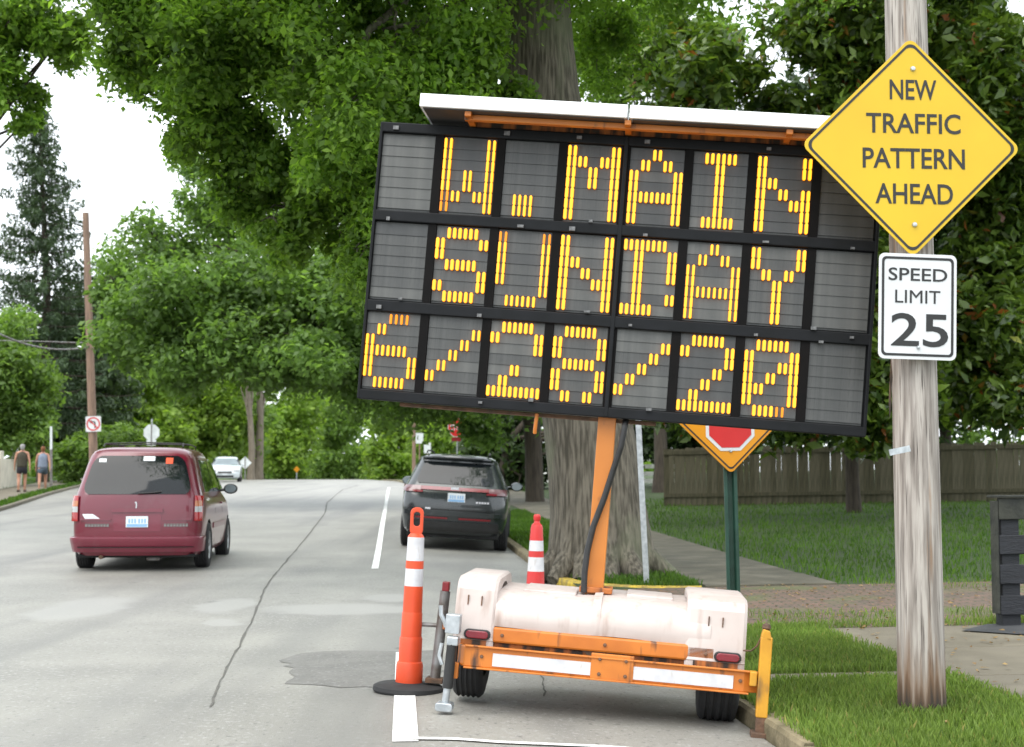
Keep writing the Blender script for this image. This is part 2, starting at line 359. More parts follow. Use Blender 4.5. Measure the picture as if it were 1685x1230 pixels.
# ------------------------------------------------------------------ mesh helpers
class MB:
    def __init__(s): s.v, s.f, s.m = [], [], []
    def add(s, vs, fs, mi=0):
        o = len(s.v); s.v += [tuple(p) for p in vs]; s.f += [tuple(i + o for i in f) for f in fs]; s.m += [mi] * len(fs); return s
    def box(s, x0, x1, y0, y1, z0, z1, mi=0, M=None):
        vs = [Vector((x, y, z)) for z in (z0, z1) for y in (y0, y1) for x in (x0, x1)]
        if M is not None: vs = [M @ p for p in vs]
        return s.add(vs, [(0, 2, 3, 1), (4, 5, 7, 6), (0, 1, 5, 4), (2, 6, 7, 3), (0, 4, 6, 2), (1, 3, 7, 5)], mi)
    def tube(s, pts, rs, n=10, mi=0, cap=True):
        pts = [Vector(p) for p in pts]
        if not hasattr(rs, '__len__'): rs = [rs] * len(pts)
        rings = []; ref = None
        for i, p in enumerate(pts):
            d = (pts[min(i + 1, len(pts) - 1)] - pts[max(i - 1, 0)]).normalized()
            if ref is None: ref = Vector((1, 0, 0)) if abs(d.x) < .9 else Vector((0, 1, 0))
            a = (ref - d * ref.dot(d)).normalized(); b = d.cross(a); ref = a
            rings.append([p + (a * math.cos(2 * math.pi * k / n) + b * math.sin(2 * math.pi * k / n)) * rs[i] for k in range(n)])
        vs = [q for r in rings for q in r]
        fs = [(i * n + k, i * n + (k + 1) % n, (i + 1) * n + (k + 1) % n, (i + 1) * n + k) for i in range(len(pts) - 1) for k in range(n)]
        if cap: fs += [tuple(range(n - 1, -1, -1)), tuple((len(pts) - 1) * n + k for k in range(n))]
        return s.add(vs, fs, mi)
    def lathe(s, prof, n=24, axis='z', o=(0, 0, 0), mi=0):
        """prof: list of (r, h); closed with caps where r is 0"""
        o = Vector(o); vs = []; fs = []
        for r, h in prof:
            for k in range(n):
                a = 2 * math.pi * k / n; c, q = r * math.cos(a), r * math.sin(a)
                vs.append(o + Vector({'z': (c, q, h), 'x': (h, c, q), 'y': (q, h, c)}[axis]))
        for i in range(len(prof) - 1):
            for k in range(n): fs.append((i * n + k, i * n + (k + 1) % n, (i + 1) * n + (k + 1) % n, (i + 1) * n + k))
        return s.add(vs, fs, mi)
    def prism(s, poly, a0, a1, plane='xz', mi=0):
        """extrude a 2D polygon along the third axis from a0 to a1"""
        def P(u, w, a): return {'xz': (u, a, w), 'yz': (a, u, w), 'xy': (u, w, a)}[plane]
        n = len(poly)
        vs = [P(u, w, a0) for u, w in poly] + [P(u, w, a1) for u, w in poly]
        fs = [tuple(range(n)), tuple(range(2 * n - 1, n - 1, -1))] + [(i, n + i, n + (i + 1) % n, (i + 1) % n) for i in range(n)]
        return s.add(vs, fs, mi)
    def grid(s, rows, mi=0):
        nr, nc = len(rows), len(rows[0])
        return s.add([p for r in rows for p in r], [(i * nc + j, i * nc + j + 1, (i + 1) * nc + j + 1, (i + 1) * nc + j) for i in range(nr - 1) for j in range(nc - 1)], mi)
    def mesh(s, name):
        me = bpy.data.meshes.new(name); me.from_pydata(s.v, [], s.f); me.update()
        return me
    def build(s, name, mats, parent=None, smooth=False, bevel=0., fix=True, angle=35):
        me = s.mesh(name)
        if not isinstance(mats, (list, tuple)): mats = [mats]
        for m in mats: me.materials.append(m)
        me.polygons.foreach_set('material_index', s.m)
        if fix:
            bm = bmesh.new(); bm.from_mesh(me); bmesh.ops.recalc_face_normals(bm, faces=bm.faces); bm.to_mesh(me); bm.free()
        return link(name, me, parent, smooth, bevel, angle)
def link(name, me, parent=None, smooth=False, bevel=0., angle=35):
    o = bpy.data.objects.new(name, me); COL.objects.link(o)
    if parent is not None: o.parent = parent
    if smooth: shade(me, angle)
    if bevel:
        b = o.modifiers.new('bevel', 'BEVEL'); b.width = bevel; b.segments = 2; b.limit_method = 'ANGLE'; b.angle_limit = rad(40)
    return o
def shade(me, angle=35):
    me.polygons.foreach_set('use_smooth', [True] * len(me.polygons))
    try: me.set_sharp_from_angle(angle=rad(angle))
    except Exception: pass
def tag(o, label, cat=None, group=None, kind=None):
    o['label'] = label
    if cat: o['category'] = cat
    if group: o['group'] = group
    if kind: o['kind'] = kind
    return o
def empty(name, loc=(0, 0, 0), rot=(0, 0, 0)):
    o = bpy.data.objects.new(name, None); COL.objects.link(o); o.location = loc; o.rotation_euler = rot
    o.empty_display_size = .2
    return o
def dup(o, parent=None, loc=None, rot=None):
    c = o.copy(); COL.objects.link(c); c.parent = parent
    if loc is not None: c.location = loc
    if rot is not None: c.rotation_euler = rot
    return c
def text_mesh(txt, size, width=None, bold=0., depth=.0012, spacing=1.):
    """flat lettering lying in the local XZ plane, facing -Y, centred on its bounds"""
    cu = bpy.data.curves.new('lettering', 'FONT'); cu.body = txt; cu.align_x = 'CENTER'; cu.size = 1.; cu.offset = bold; cu.extrude = .001; cu.space_character = spacing; cu.resolution_u = 4
    o = bpy.data.objects.new('lettering', cu); COL.objects.link(o)
    bpy.context.view_layer.update()
    me = bpy.data.meshes.new_from_object(o.evaluated_get(bpy.context.evaluated_depsgraph_get()))
    bpy.data.objects.remove(o); bpy.data.curves.remove(cu)
    co = np.empty(len(me.vertices) * 3, np.float32); me.vertices.foreach_get('co', co); co = co.reshape(-1, 3)
    mn, mx = co.min(0), co.max(0); ce = (mn + mx) / 2
    sy = size / (mx[1] - mn[1]); sx = sy if width is None else width / (mx[0] - mn[0])
    out = np.stack([(co[:, 0] - ce[0]) * sx, -(co[:, 2] / .001) * depth * .5, (co[:, 1] - ce[1]) * sy], -1)
    me.vertices.foreach_set('co', out.astype(np.float32).ravel()); me.update()
    return me
def lettering(txt, size, width, m, parent, loc, bold=0., depth=.0012, rot=(0, 0, 0), name='lettering'):
    me = text_mesh(txt, size, width, bold, depth); me.materials.append(m)
    o = link(name, me, parent); o.location = loc; o.rotation_euler = rot
    return o
def rrect(x0, x1, z0, z1, r, n=5):
    p = []
    for cx, cz, a in ((x1 - r, z0 + r, -90), (x1 - r, z1 - r, 0), (x0 + r, z1 - r, 90), (x0 + r, z0 + r, 180)):
        for k in range(n + 1):
            t = rad(a + 90 * k / n); p.append((cx + r * math.cos(t), cz + r * math.sin(t)))
    return p
def rpoly(pts, r, n=5):
    """round the corners of a convex polygon"""
    out = []; N = len(pts)
    for i in range(N):
        a, b, c = Vector(pts[i - 1]), Vector(pts[i]), Vector(pts[(i + 1) % N])
        u, v = (a - b).normalized(), (c - b).normalized(); ang = u.angle(v); d = r / math.tan(ang / 2)
        p, q = b + u * d, b + v * d; ce = b + (u + v).normalized() * (r / math.sin(ang / 2))
        for k in range(n + 1):
            w = (p - ce).lerp(q - ce, k / n).normalized() * r; out.append(tuple(ce + w))
    return out
def scalepoly(poly, f): return [(x * f, z * f) for x, z in poly]
def frame_ring(poly_o, poly_i, y0, y1):
    """flat ring between two matching outlines, as a thin raised band"""
    n = len(poly_o); b = MB()
    vs = [(x, y0, z) for x, z in poly_o] + [(x, y0, z) for x, z in poly_i] + [(x, y1, z) for x, z in poly_o] + [(x, y1, z) for x, z in poly_i]
    fs = []
    for i in range(n):
        j = (i + 1) % n
        fs += [(i, j, n + j, n + i), (2 * n + i, 3 * n + i, 3 * n + j, 2 * n + j), (i, 2 * n + i, 2 * n + j, j), (n + i, n + j, 3 * n + j, 3 * n + i)]
    return b.add(vs, fs)

# ================================================================== the setting
def strip(name, f0, f1, ys, zf, dz, nx, m, parent=None):
    """a sheet between two lateral lines, draped on the terrain"""
    b = MB()
    b.grid([[(x, y, float(zf(x, y)) + dz) for x in np.linspace(f0(y), f1(y), nx)] for y in ys])
    o = b.build(name, m, parent, smooth=True, fix=False)
    return o
ys_far = np.concatenate([np.arange(-12, 130, 1.0), np.arange(130, 215, 4.0)])
b = MB()
b.grid([[(x, y, -9.0) for x in (-3000, -300, 300, 3000)] for y in (-300, 200, 1000, 4000)])
g = b.build('ground', M_soil, fix=False); tag(g, 'grassy ground reaching to the horizon', kind='structure')
b = MB()
b.grid([[(x, y, float(Zroad(x, y))) for x in np.concatenate([np.linspace(XL(y), XR(y) - 1.75, 10), np.linspace(XR(y) - 1.6, XR(y), 8)])] for y in ys_far])
road = b.build('road', M_road, smooth=True, fix=False); tag(road, 'worn light grey asphalt road rising to a crest', kind='structure')
lawn = strip('lawn', lambda y: XR(y) + .14, lambda y: XR(y) + 110, ys_far, Zright, 0., 40, M_soil); tag(lawn, 'green lawn and verge to the right of the road', kind='structure')
lawn_l = strip('verge', lambda y: XL(y) - 130, lambda y: XL(y) - .14, ys_far, Zleft, 0., 40, M_soil); tag(lawn_l, 'grass verge along the left edge of the road', kind='structure')

def kerb_run(name, pts, zf, dirx, m, h=.012, drop=.13, w=.15, parent=None):
    """pts: list of (x, y) road-side edge; dirx: +1 the body lies towards +x"""
    prof = [(0, -drop), (0.0, -.012), (.012, h), (w, h), (w, -drop)]
    rows = []
    for i, (x, y) in enumerate(pts):
        a = Vector(pts[max(i - 1, 0)]); c = Vector(pts[min(i + 1, len(pts) - 1)]); d = (c - a).normalized()
        n = Vector((d.y, -d.x)) * dirx
        z = float(zf(x + n.x * .08, y + n.y * .08))
        rows.append([(x + n.x * q, y + n.y * q, z + k) for q, k in prof])
    bb = MB(); bb.grid(rows)
    bb.add(rows[0], [tuple(range(5))]); bb.add(rows[-1], [tuple(range(5))])
    return bb.build(name, m, parent)
k1 = empty('kerb', (0, 0, 0))
y_ = -6.
while y_ < 12.6:
    L_ = random.uniform(.9, 1.5); dx_, dz_ = random.uniform(-.012, .012), random.uniform(-.012, .008)
    kerb_run('kerb_stone', [(float(XR(y)) + dx_, y) for y in np.linspace(y_ + .006, min(y_ + L_, 12.9) - .006, 4)], lambda x, y, dz_=dz_: Zright(x, y) + dz_, 1, M_kerb, parent=k1)
    y_ += L_
tag(k1, 'low dirty kerb beside the trailer wheel', kind='structure')
k2 = kerb_run('kerb', [(float(XR(y)), y) for y in np.concatenate([np.arange(19.4, 60, 1.), np.arange(60, 150, 4.)])], Zright, 1, M_kerb); tag(k2, 'kerb beyond the driveway along the right lawn', kind='structure')
ret = [(float(XR(17.55)) + 1.55, 17.55), (float(XR(17.6)) + 1.2, 17.6), (float(XR(17.8)) + .8, 17.8), (float(XR(18.2)) + .4, 18.2), (float(XR(18.7)) + .12, 18.7), (float(XR(19.4)), 19.4), (float(XR(20.6)), 20.6)]
k3 = kerb_run('kerb', ret, Zright, 1, M_yellow_kerb, h=.02); tag(k3, 'yellow painted kerb curving into the brick driveway', kind='structure')
k4 = kerb_run('kerb', [(float(XL(y)), y) for y in np.concatenate([np.arange(-6, 60, 1.), np.arange(60, 150, 4.)])], Zleft, -1, M_conc); tag(k4, 'pale kerb along the left side of the road', kind='structure')

# driveway of brick, sidewalk slabs, cross walk, dark asphalt corner
dw = strip('driveway', lambda y: XR(y) - .02, lambda y: XR(y) + 16, np.linspace(13.0, 17.55, 10), lambda x, y: np.where(x - XR(y) < .5, H(y) - .05 + (x - XR(y)) * .17, Zright(x, y)), .012, 40, M_brick)
tag(dw, 'brown brick driveway crossing the verge', kind='structure')
def slab_mesh(t0, t1, d0, d1, gap=.012, th=.05, dz=.016):
    bb = MB(); c = []
    for y in (d0 + gap, d1 - gap):
        for t in (t0 + gap, t1 - gap):
            x = float(XR(y)) + t; c.append((x, y, float(Zright(x, y)) + dz))
    top = [c[0], c[1], c[3], c[2]]; bot = [(x, y, z - th) for x, y, z in top]
    bb.add(top + bot, [(0, 1, 2, 3), (4, 7, 6, 5), (0, 4, 5, 1), (1, 5, 6, 2), (2, 6, 7, 3), (3, 7, 4, 0)])
    return bb
sw = strip('sidewalk', lambda y: XR(y) + 1.58, lambda y: XR(y) + 3.22, np.arange(4, 13.01, .5), Zright, .004, 4, M_soil)
tag(sw, 'near brownish concrete sidewalk beside the utility pole', kind='structure')
for d0 in np.arange(5.2, 12.9, 1.55): slab_mesh(1.6, 3.2, d0, min(d0 + 1.55, 12.95)).build('slab', M_conc, sw, bevel=.008)
sw2 = strip('sidewalk', lambda y: XR(y) + 1.58, lambda y: XR(y) + 3.22, np.arange(17.6, 62, 1.), Zright, .004, 4, M_soil)
tag(sw2, 'shaded concrete sidewalk passing behind the big tree', kind='structure')
for d0 in np.arange(17.58, 60, 1.55): slab_mesh(1.6, 3.2, d0, d0 + 1.55, dz=.03 if d0 < 18 else .02).build('slab', M_conc_shade, sw2, bevel=.008)
cw = strip('crosswalk_slab', lambda y: XR(y) + .15, lambda y: XR(y) + 1.62, np.linspace(9.75, 10.15, 3), Zright, .012, 5, M_conc)
tag(cw, 'narrow concrete strip from kerb to sidewalk', kind='structure')
ap = MB()
pl = [(2.7, 12.45), (3.35, 11.75), (9, 11.4), (9, 12.95), (4.2, 13.0), (3.1, 12.9)]
ap.add([(float(XR(y)) + t, y, float(Zright(XR(y) + t, y)) + .027) for t, y in pl], [tuple(range(6))])
tag(ap.build('asphalt_path', M_asph_dark, fix=False), 'dark asphalt pad at the foot of the black fence', kind='structure')
# left sidewalk
lsw = strip('sidewalk', lambda y: XL(y) - 2.35, lambda y: XL(y) - .6, np.arange(-6, 120, 2.), Zleft, .012, 4, M_conc); tag(lsw, 'pale sidewalk on the left under the two walkers', kind='structure')

# marks and repairs on the road surface (children of the road)
def on_road(name, poly, m, dz=.003, ctr=None):
    """poly: pixel outline on the road"""
    P0 = [G(*p) for p in poly]; pts = []
    for i, p in enumerate(P0):
        q = P0[(i + 1) % len(P0)]; n_s = max(2, int((q - p).length / .12))
        pts += [p.lerp(q, k / n_s) + Vector((random.gauss(0, .022), random.gauss(0, .03), 0)) for k in range(n_s)]
    c = sum(pts, Vector()) / len(pts)
    bb = MB(); vs = [c] + pts
    bb.add([(p.x, p.y, float(Zroad(p.x, p.y)) + dz) for p in vs], [(0, i + 1, (i + 1) % len(pts) + 1) for i in range(len(pts))])
    return bb.build(name, m, road, fix=False)
def ribbon(name, pix, w, m, dz=.005, sub=8, wob=0.):
    P = [G(*p) for p in pix]; Q = []
    for i in range(len(P) - 1):
        for k in range(sub): Q.append(P[i].lerp(P[i + 1], k / sub))
    Q.append(P[-1]); rows = []
    for i, p in enumerate(Q):
        d = (Q[min(i + 1, len(Q) - 1)] - Q[max(i - 1, 0)]); d.z = 0; d.normalize(); n = Vector((d.y, -d.x, 0))
        ww = w[0] + (w[1] - w[0]) * i / (len(Q) - 1)
        if wob: p = p + n * random.gauss(0, wob); ww *= random.uniform(.5, 1.4)
        rows.append([(q.x, q.y, float(Zroad(q.x, q.y)) + dz) for q in (p - n * ww / 2, p, p + n * ww / 2)])
    bb = MB(); bb.grid(rows); return bb.build(name, m, road, fix=False)
ribbon('parking_line', [(617, 937), (623, 905), (629, 865), (634, 838), (640, 803)], (.10, .10), M_paint, sub=24, dz=.008)
ribbon('parking_line', [(667, 1222), (666, 1150), (665, 1075)], (.135, .125), M_paint)
ribbon('parking_line', [(648, 1218), (820, 1224), (1000, 1232), (1180, 1246)], (.06, .06), M_paint, dz=.009)
ribbon('crack', [(345, 1165), (365, 1115), (395, 1060), (420, 1010), (432, 975), (450, 948), (470, 925), (500, 890), (535, 845), (538, 828)], (.012, .03), M_crack, wob=.005)
ribbon('crack', [(538, 828), (565, 806), (590, 799)], (.03, .04), M_crack, wob=.01)
ribbon('crack', [(890, 1100), (893, 1118), (897, 1148)], (.012, .012), M_crack, wob=.006)
on_road('asphalt_patch', [(498, 1076), (560, 1072), (720, 1072), (720, 1133), (560, 1131), (470, 1127), (482, 1105), (462, 1087)], M_patch)

# ---- grass blades
def blades(name, pts, hmin, hmax, w, m, label, lean=.5):
    n = len(pts)
    h = RNG.uniform(hmin, hmax, n); a = RNG.uniform(0, 2 * np.pi, n); la = RNG.uniform(0, 2 * np.pi, n); le = RNG.uniform(.1, lean, n) * h
    ww = RNG.uniform(.7, 1.3, n) * w
    dx, dy = np.cos(a) * ww / 2, np.sin(a) * ww / 2; lx, ly = np.cos(la) * le, np.sin(la) * le
    V = np.empty((n, 4, 3))
    V[:, 0] = pts + np.stack([-dx, -dy, -.01 * np.ones(n)], -1); V[:, 1] = pts + np.stack([dx, dy, -.01 * np.ones(n)], -1)
    V[:, 2] = pts + np.stack([dx * .8 + lx * .35, dy * .8 + ly * .35, h * .6], -1)
    V[:, 3] = pts + np.stack([lx, ly, h], -1)
    o = quick_mesh(name, V.reshape(-1, 3), np.arange(4 * n).reshape(n, 4), m)
    return tag(o, label, 'grass', kind='stuff')
def quick_mesh(name, V, F, m, parent=None, smooth=False):
    me = bpy.data.meshes.new(name); nf, k = F.shape
    me.vertices.add(len(V)); me.vertices.foreach_set('co', V.astype(np.float32).ravel())
    me.loops.add(nf * k); me.loops.foreach_set('vertex_index', F.astype(np.int32).ravel())
    me.polygons.add(nf); me.polygons.foreach_set('loop_start', np.arange(0, nf * k, k, dtype=np.int32))
    me.update(calc_edges=True); me.materials.append(m)
    return link(name, me, parent, smooth)
def sample_right(t0, t1, d0, d1, n, keep=None):
    t = RNG.uniform(t0, t1, n); d = RNG.uniform(d0, d1, n)
    if keep is not None:
        k = keep(t, d); t, d = t[k], d[k]
    x = XR(d) + t
    return np.stack([x, d, Zright(x, d)], -1)
P1 = np.concatenate([
    sample_right(.06, 1.66, 6.6, 13.05, 84000, lambda t, d: (RNG.random(len(t)) < np.clip(1.05 + .8 * np.sin(t * 4.1 + d * 1.7) * np.sin(d * 2.9 - t * 2.3) , .22, 1)) & ~((d > 9.78) & (d < 10.12) & (t < 1.5)) & (RNG.random(len(t)) < np.where(t < 1.55, 1, .4))),
    sample_right(3.15, 5.2, 11, 13.3, 9000, lambda t, d: (d > 13.0) | (d < 11.3)),
    sample_right(.15, 6, 12.9, 13.3, 3500), sample_right(1.3, 6, 13.2, 14.4, 2200), sample_right(3.5, 7, 16.6, 17.7, 900)])
blades('grass', P1, .03, .085, .006, L_grass, 'short bright grass around the utility pole foot')
# fallen leaves and clippings
nl_ = 1500
Pl = np.concatenate([sample_right(.3, 8, 12.8, 17.6, 1100), sample_right(.1, 3.4, 7, 13, 400)])
Vl = np.empty((len(Pl), 4, 3)); al = RNG.uniform(0, 6.28, len(Pl)); sl_ = RNG.uniform(.012, .035, len(Pl))
for k_ in range(4):
    Vl[:, k_] = Pl + np.stack([np.cos(al + k_ * 1.571) * sl_ * (1 if k_ % 2 else .55), np.sin(al + k_ * 1.571) * sl_ * (1 if k_ % 2 else .55), .022 + RNG.uniform(0, .018, len(Pl))], -1)
M_litter = leafmat('leaf_litter', (.12, .06, .02), (.30, .20, .08), .2)
tag(quick_mesh('leaf_litter', Vl.reshape(-1, 3), np.arange(4 * len(Pl)).reshape(-1, 4), M_litter), 'brown fallen leaves scattered over driveway and sidewalk', 'leaves', kind='stuff')
P2 = sample_right(.14, 1.6, 17.7, 40, 26000, lambda t, d: t > np.interp(d, [17.6, 17.9, 18.4, 19.4], [1.5, .8, .4, .16]))
P3 = sample_right(3.2, 26, 17.5, 46, 90000, lambda t, d: RNG.random(len(t)) < 24 / d)
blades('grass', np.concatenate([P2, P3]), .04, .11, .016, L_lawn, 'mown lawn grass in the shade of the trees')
tl = RNG.uniform(.14, .6, 4000); dl = RNG.uniform(30, 75, 4000); xl = XL(dl) - tl
tl2 = RNG.uniform(2.4, 12, 9000); dl2 = RNG.uniform(45, 90, 9000); xl2 = XL(dl2) - tl2
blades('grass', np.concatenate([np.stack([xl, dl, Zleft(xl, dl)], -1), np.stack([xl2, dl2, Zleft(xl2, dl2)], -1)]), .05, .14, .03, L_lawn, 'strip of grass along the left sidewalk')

# ================================================================== message sign trailer
YAW, ROLL = -0.09377, 0.08063
Rm = Matrix.Rotation(YAW, 3, 'Z') @ Matrix.Rotation(ROLL, 3, 'Y')
T0 = Vector((0.57907, 8.89103, 1.75374)) - Rm @ Vector((0, 0, 1.77))
tr = empty('message_sign_trailer', T0, (0, ROLL, YAW))
tag(tr, 'tilted orange and cream trailer carrying a lit amber message board', 'sign trailer')
# local frame: x right, y away from the camera, z up; board face at y=0, wheels on z=0
# board case: back box and frame bars
ROWS = [(2.955, 3.45), (2.39, 2.89), (1.83, 2.32)]
CELL0 = [2.973, 2.41, 1.847]
c0 = lambda i: -1.525 + .389 * i
case = MB().box(-1.545, 1.545, .035, .26, 1.775, 3.505).build('board_case', M_board, tr, bevel=.01)
for z0, z1 in ((3.45, 3.512), (2.89, 2.955), (2.32, 2.39), (1.768, 1.83)):
    MB().box(-1.55, 1.55, -.012, .05, z0, z1).build('frame_bar', M_board, tr, bevel=.006)
for x0, x1 in ((-1.552, -1.535), (1.533, 1.552)):
    MB().box(x0, x1, -.014, .05, 1.77, 3.51).build('frame_side', M_board, tr, bevel=.004)
MB().box(-.02, .005, -.016, .03, 1.772, 3.508).build('frame_post', M_board, tr, bevel=.004)
# louvre slat and lamp meshes, shared
sl = MB()
sl.add([(-.165, .016, 0), (.165, .016, 0), (.165, .021, .067), (-.165, .021, .067), (-.165, .034, 0), (.165, .034, 0), (.165, .034, .067), (-.165, .034, .067)],
       [(0, 1, 2, 3), (0, 4, 5, 1), (3, 2, 6, 7), (0, 3, 7, 4), (1, 5, 6, 2)])
SLATS = []
for lm_ in (M_louver, M_louver_b, M_louver_c):
    slat_me = sl.mesh('slat'); slat_me.materials.append(lm_); SLATS.append(slat_me)
def lamp_mesh(name, w, h, mats):
    bb = MB()
    for cx in (-.017, .017):
        for ww, hh, y0, y1, mi in ((w, h, -.004, .012, 1), (w * .82, h * .97, -.008, .0, 0)):
            pl = [(cx - ww / 2, -hh / 2 + ww * .4), (cx - ww * .25, -hh / 2), (cx + ww * .25, -hh / 2), (cx + ww / 2, -hh / 2 + ww * .4),
                  (cx + ww / 2, hh / 2 - ww * .4), (cx + ww * .25, hh / 2), (cx - ww * .25, hh / 2), (cx - ww / 2, hh / 2 - ww * .4)]
            bb.prism(pl, y0, y1, 'xz', mi)
    me = bb.mesh(name)
    for m in mats: me.materials.append(m)
    me.polygons.foreach_set('material_index', bb.m)
    return me
LAMP = lamp_mesh('lamp', .0205, .0665, (M_led, M_led_o))
LAMP_W = lamp_mesh('lamp_thin', .0165, .066, (M_led, M_led_o))
LAMP_D = lamp_mesh('lamp_dim', .0125, .060, (M_led_dim, M_led_o))
def full(*c): return [(r, q) for r in range(7) for q in c]
A_ = [(0, 2), (1, 1), (1, 3)] + [(r, q) for r in range(2, 7) for q in (0, 4)] + [(4, 1), (4, 2), (4, 3)]
SLASH = [(1, 4), (2, 3), (3, 2), (4, 1), (5, 0)]
GL = {
 (0, 1): (full(0, 4) + [(3, 2), (4, 2), (5, 1), (5, 3)], LAMP_W),
 (0, 2): ([(5, 1), (5, 2), (6, 1), (6, 2)], LAMP_W),
 (0, 3): (full(0, 4) + [(1, 1), (1, 3), (2, 2), (3, 2)], LAMP),
 (0, 4): (A_, LAMP),
 (0, 5): ([(0, 1), (0, 2), (0, 3)] + [(r, 2) for r in range(1, 6)] + [(6, 1), (6, 2), (6, 3)], LAMP),
 (0, 6): (full(0) + [(r, 4) for r in (0, 1, 3, 4, 5, 6)] + [(2, 1), (3, 2), (4, 3)], LAMP),
 (1, 1): ([(0, 1), (0, 2), (0, 3), (1, 0), (1, 4), (2, 0), (3, 1), (3, 2), (3, 3), (4, 4), (5, 0), (5, 4), (6, 1), (6, 2), (6, 3)], LAMP),
 (1, 2): ([(r, 0) for r in range(5)] + [(r, 4) for r in range(6)] + [(6, 1), (6, 2), (6, 3)], LAMP_W),
 (1, 3): (full(0, 4) + [(2, 1), (3, 2), (4, 3)], LAMP),
 (1, 4): ([(0, 0), (0, 1), (0, 2), (0, 3)] + [(r, 1) for r in range(1, 7)] + [(1, 4), (2, 4), (3, 4), (5, 4), (6, 0), (6, 2)], LAMP),
 (1, 5): (A_, LAMP_W),
 (1, 6): ([(0, 0), (0, 4), (1, 0), (1, 4), (2, 1), (2, 3), (3, 2), (4, 2), (5, 2), (6, 2)], LAMP),
 (2, 0): ([(0, 2), (0, 3), (1, 1), (2, 0), (3, 0), (4, 0), (5, 0), (3, 1), (3, 2), (3, 3), (4, 4), (5, 4), (6, 1), (6, 2), (6, 3)], LAMP_W),
 (2, 1): (SLASH, LAMP_W),
 (2, 2): ([(0, 1), (0, 2), (0, 3), (1, 0), (1, 4), (2, 4), (4, 2), (5, 1)] + [(6, q) for q in range(5)], LAMP),
 (2, 3): ([(0, 1), (0, 2), (0, 3), (1, 0), (1, 4), (2, 0), (2, 4), (3, 1), (3, 2), (3, 3), (4, 0), (4, 4), (5, 0), (5, 4), (6, 1), (6, 3)], LAMP),
 (2, 4): (SLASH, LAMP),
 (2, 5): ([(0, 1), (0, 2), (0, 3), (1, 0), (1, 4), (2, 4), (3, 3), (4, 2), (5, 1)] + [(6, q) for q in range(5)], LAMP),
 (2, 6): ([(0, 1), (0, 2), (0, 3)] + [(r, q) for r in range(1, 6) for q in (0, 4)] + [(2, 3), (3, 2), (4, 1), (6, 1), (6, 2), (6, 3)], LAMP),
}
DIM = {(2, 0, 0, 2), (2, 0, 0, 3), (2, 6, 6, 3), (0, 1, 6, 0), (0, 1, 5, 0), (1, 2, 0, 0), (1, 2, 0, 4)}
for r in range(3):
    for i in range(8):
        z0 = CELL0[r]; cx = c0(i) + .158; tone = {(0, 0): 1, (0, 7): 2, (1, 7): 1, (2, 7): 0, (1, 0): 0, (2, 1): 0}.get((r, i), random.choice((0, 0, 1, 2)))
        mod = MB().box(cx - .167, cx + .167, .026, .04, z0 - .012, z0 + .475).build('character_module', M_louver, tr)
        for q in range(7):
            s_ = link('slat', SLATS[tone if random.random() < .8 else random.randrange(3)], mod); s_.location = (cx, 0, z0 + q * .0661 + .001)
            s_.rotation_euler = (random.uniform(-.015, .015), 0, 0)
        if (r, i) in GL:
            cells, me = GL[(r, i)]
            for (a, q) in cells:
                mm = LAMP_D if (r, i, a, q) in DIM else me
                o = link('lamp', mm, mod); o.location = (c0(i) + .021 + q * .068, .006, z0 + (6 - a + .5) * .0661)
        if i < 7:
            MB().box(cx + .168, cx + .221, .004, .03, ROWS[r][0], ROWS[r][1]).build('divider', M_strip, tr)
clip = MB().box(-.016, .016, -.03, -.012, -.012, .012).mesh('clip'); clip.materials.append(M_clip)
for x, z in [(-1.45, 3.475), (-.75, 3.48), (-.3, 3.48), (.12, 3.478), (.86, 3.478), (-1.45, 2.90), (-.62, 2.905), (-.19, 2.965), (.15, 2.90), (.88, 2.905), (1.4, 2.90),
             (-1.46, 2.345), (-1.33, 2.405), (-.83, 2.335), (-.17, 2.405), (.1, 2.34), (.86, 2.335), (1.2, 2.40), (1.43, 2.36), (-.78, 1.80), (.25, 1.835), (-.47, 1.84), (1.25, 2.32), (-.30, 2.91)]:
    o = link('clip', clip, tr); o.location = (x, 0, z); o.scale = (random.uniform(.6, 1.2), 1, random.uniform(.5, 1.1))
# orange lower lip and latch hook below the board
MB().box(-1.3, .3, .1, .2, 1.745, 1.768).build('lower_channel', M_rust, tr, bevel=.004)
MB().tube([(-.432, .05, 1.76), (-.434, .05, 1.72), (-.437, .05, 1.66), (-.437, .06, 1.64)], .012, 8).build('latch_hook', M_orange, tr, smooth=True)
# mast: C channel
mast = MB().prism([(-.055, .07), (.055, .07), (.055, .17), (.043, .17), (.043, .085), (-.043, .085), (-.043, .17), (-.055, .17)], .60, 1.80, 'xy')
mast.build('mast', M_mast, tr, bevel=.004)
MB().box(-.09, .11, .02, .22, .70, .735).build('mast_collar', M_orange_rust, tr, bevel=.006)
MB().box(-.35, .35, .26, .36, 1.9, 3.4).build('board_bracket', M_orange, tr, bevel=.006)
MB().tube([(.115, .1, 1.79), (.112, .0, 1.72), (.098, .0, 1.6), (.066, .02, 1.47), (.02, .035, 1.28), (-.034, .04, 1.10), (-.058, .035, .95), (-.064, .02, .82), (-.06, .02, .70)], .019, 10).build('cable', M_cable, tr, smooth=True)
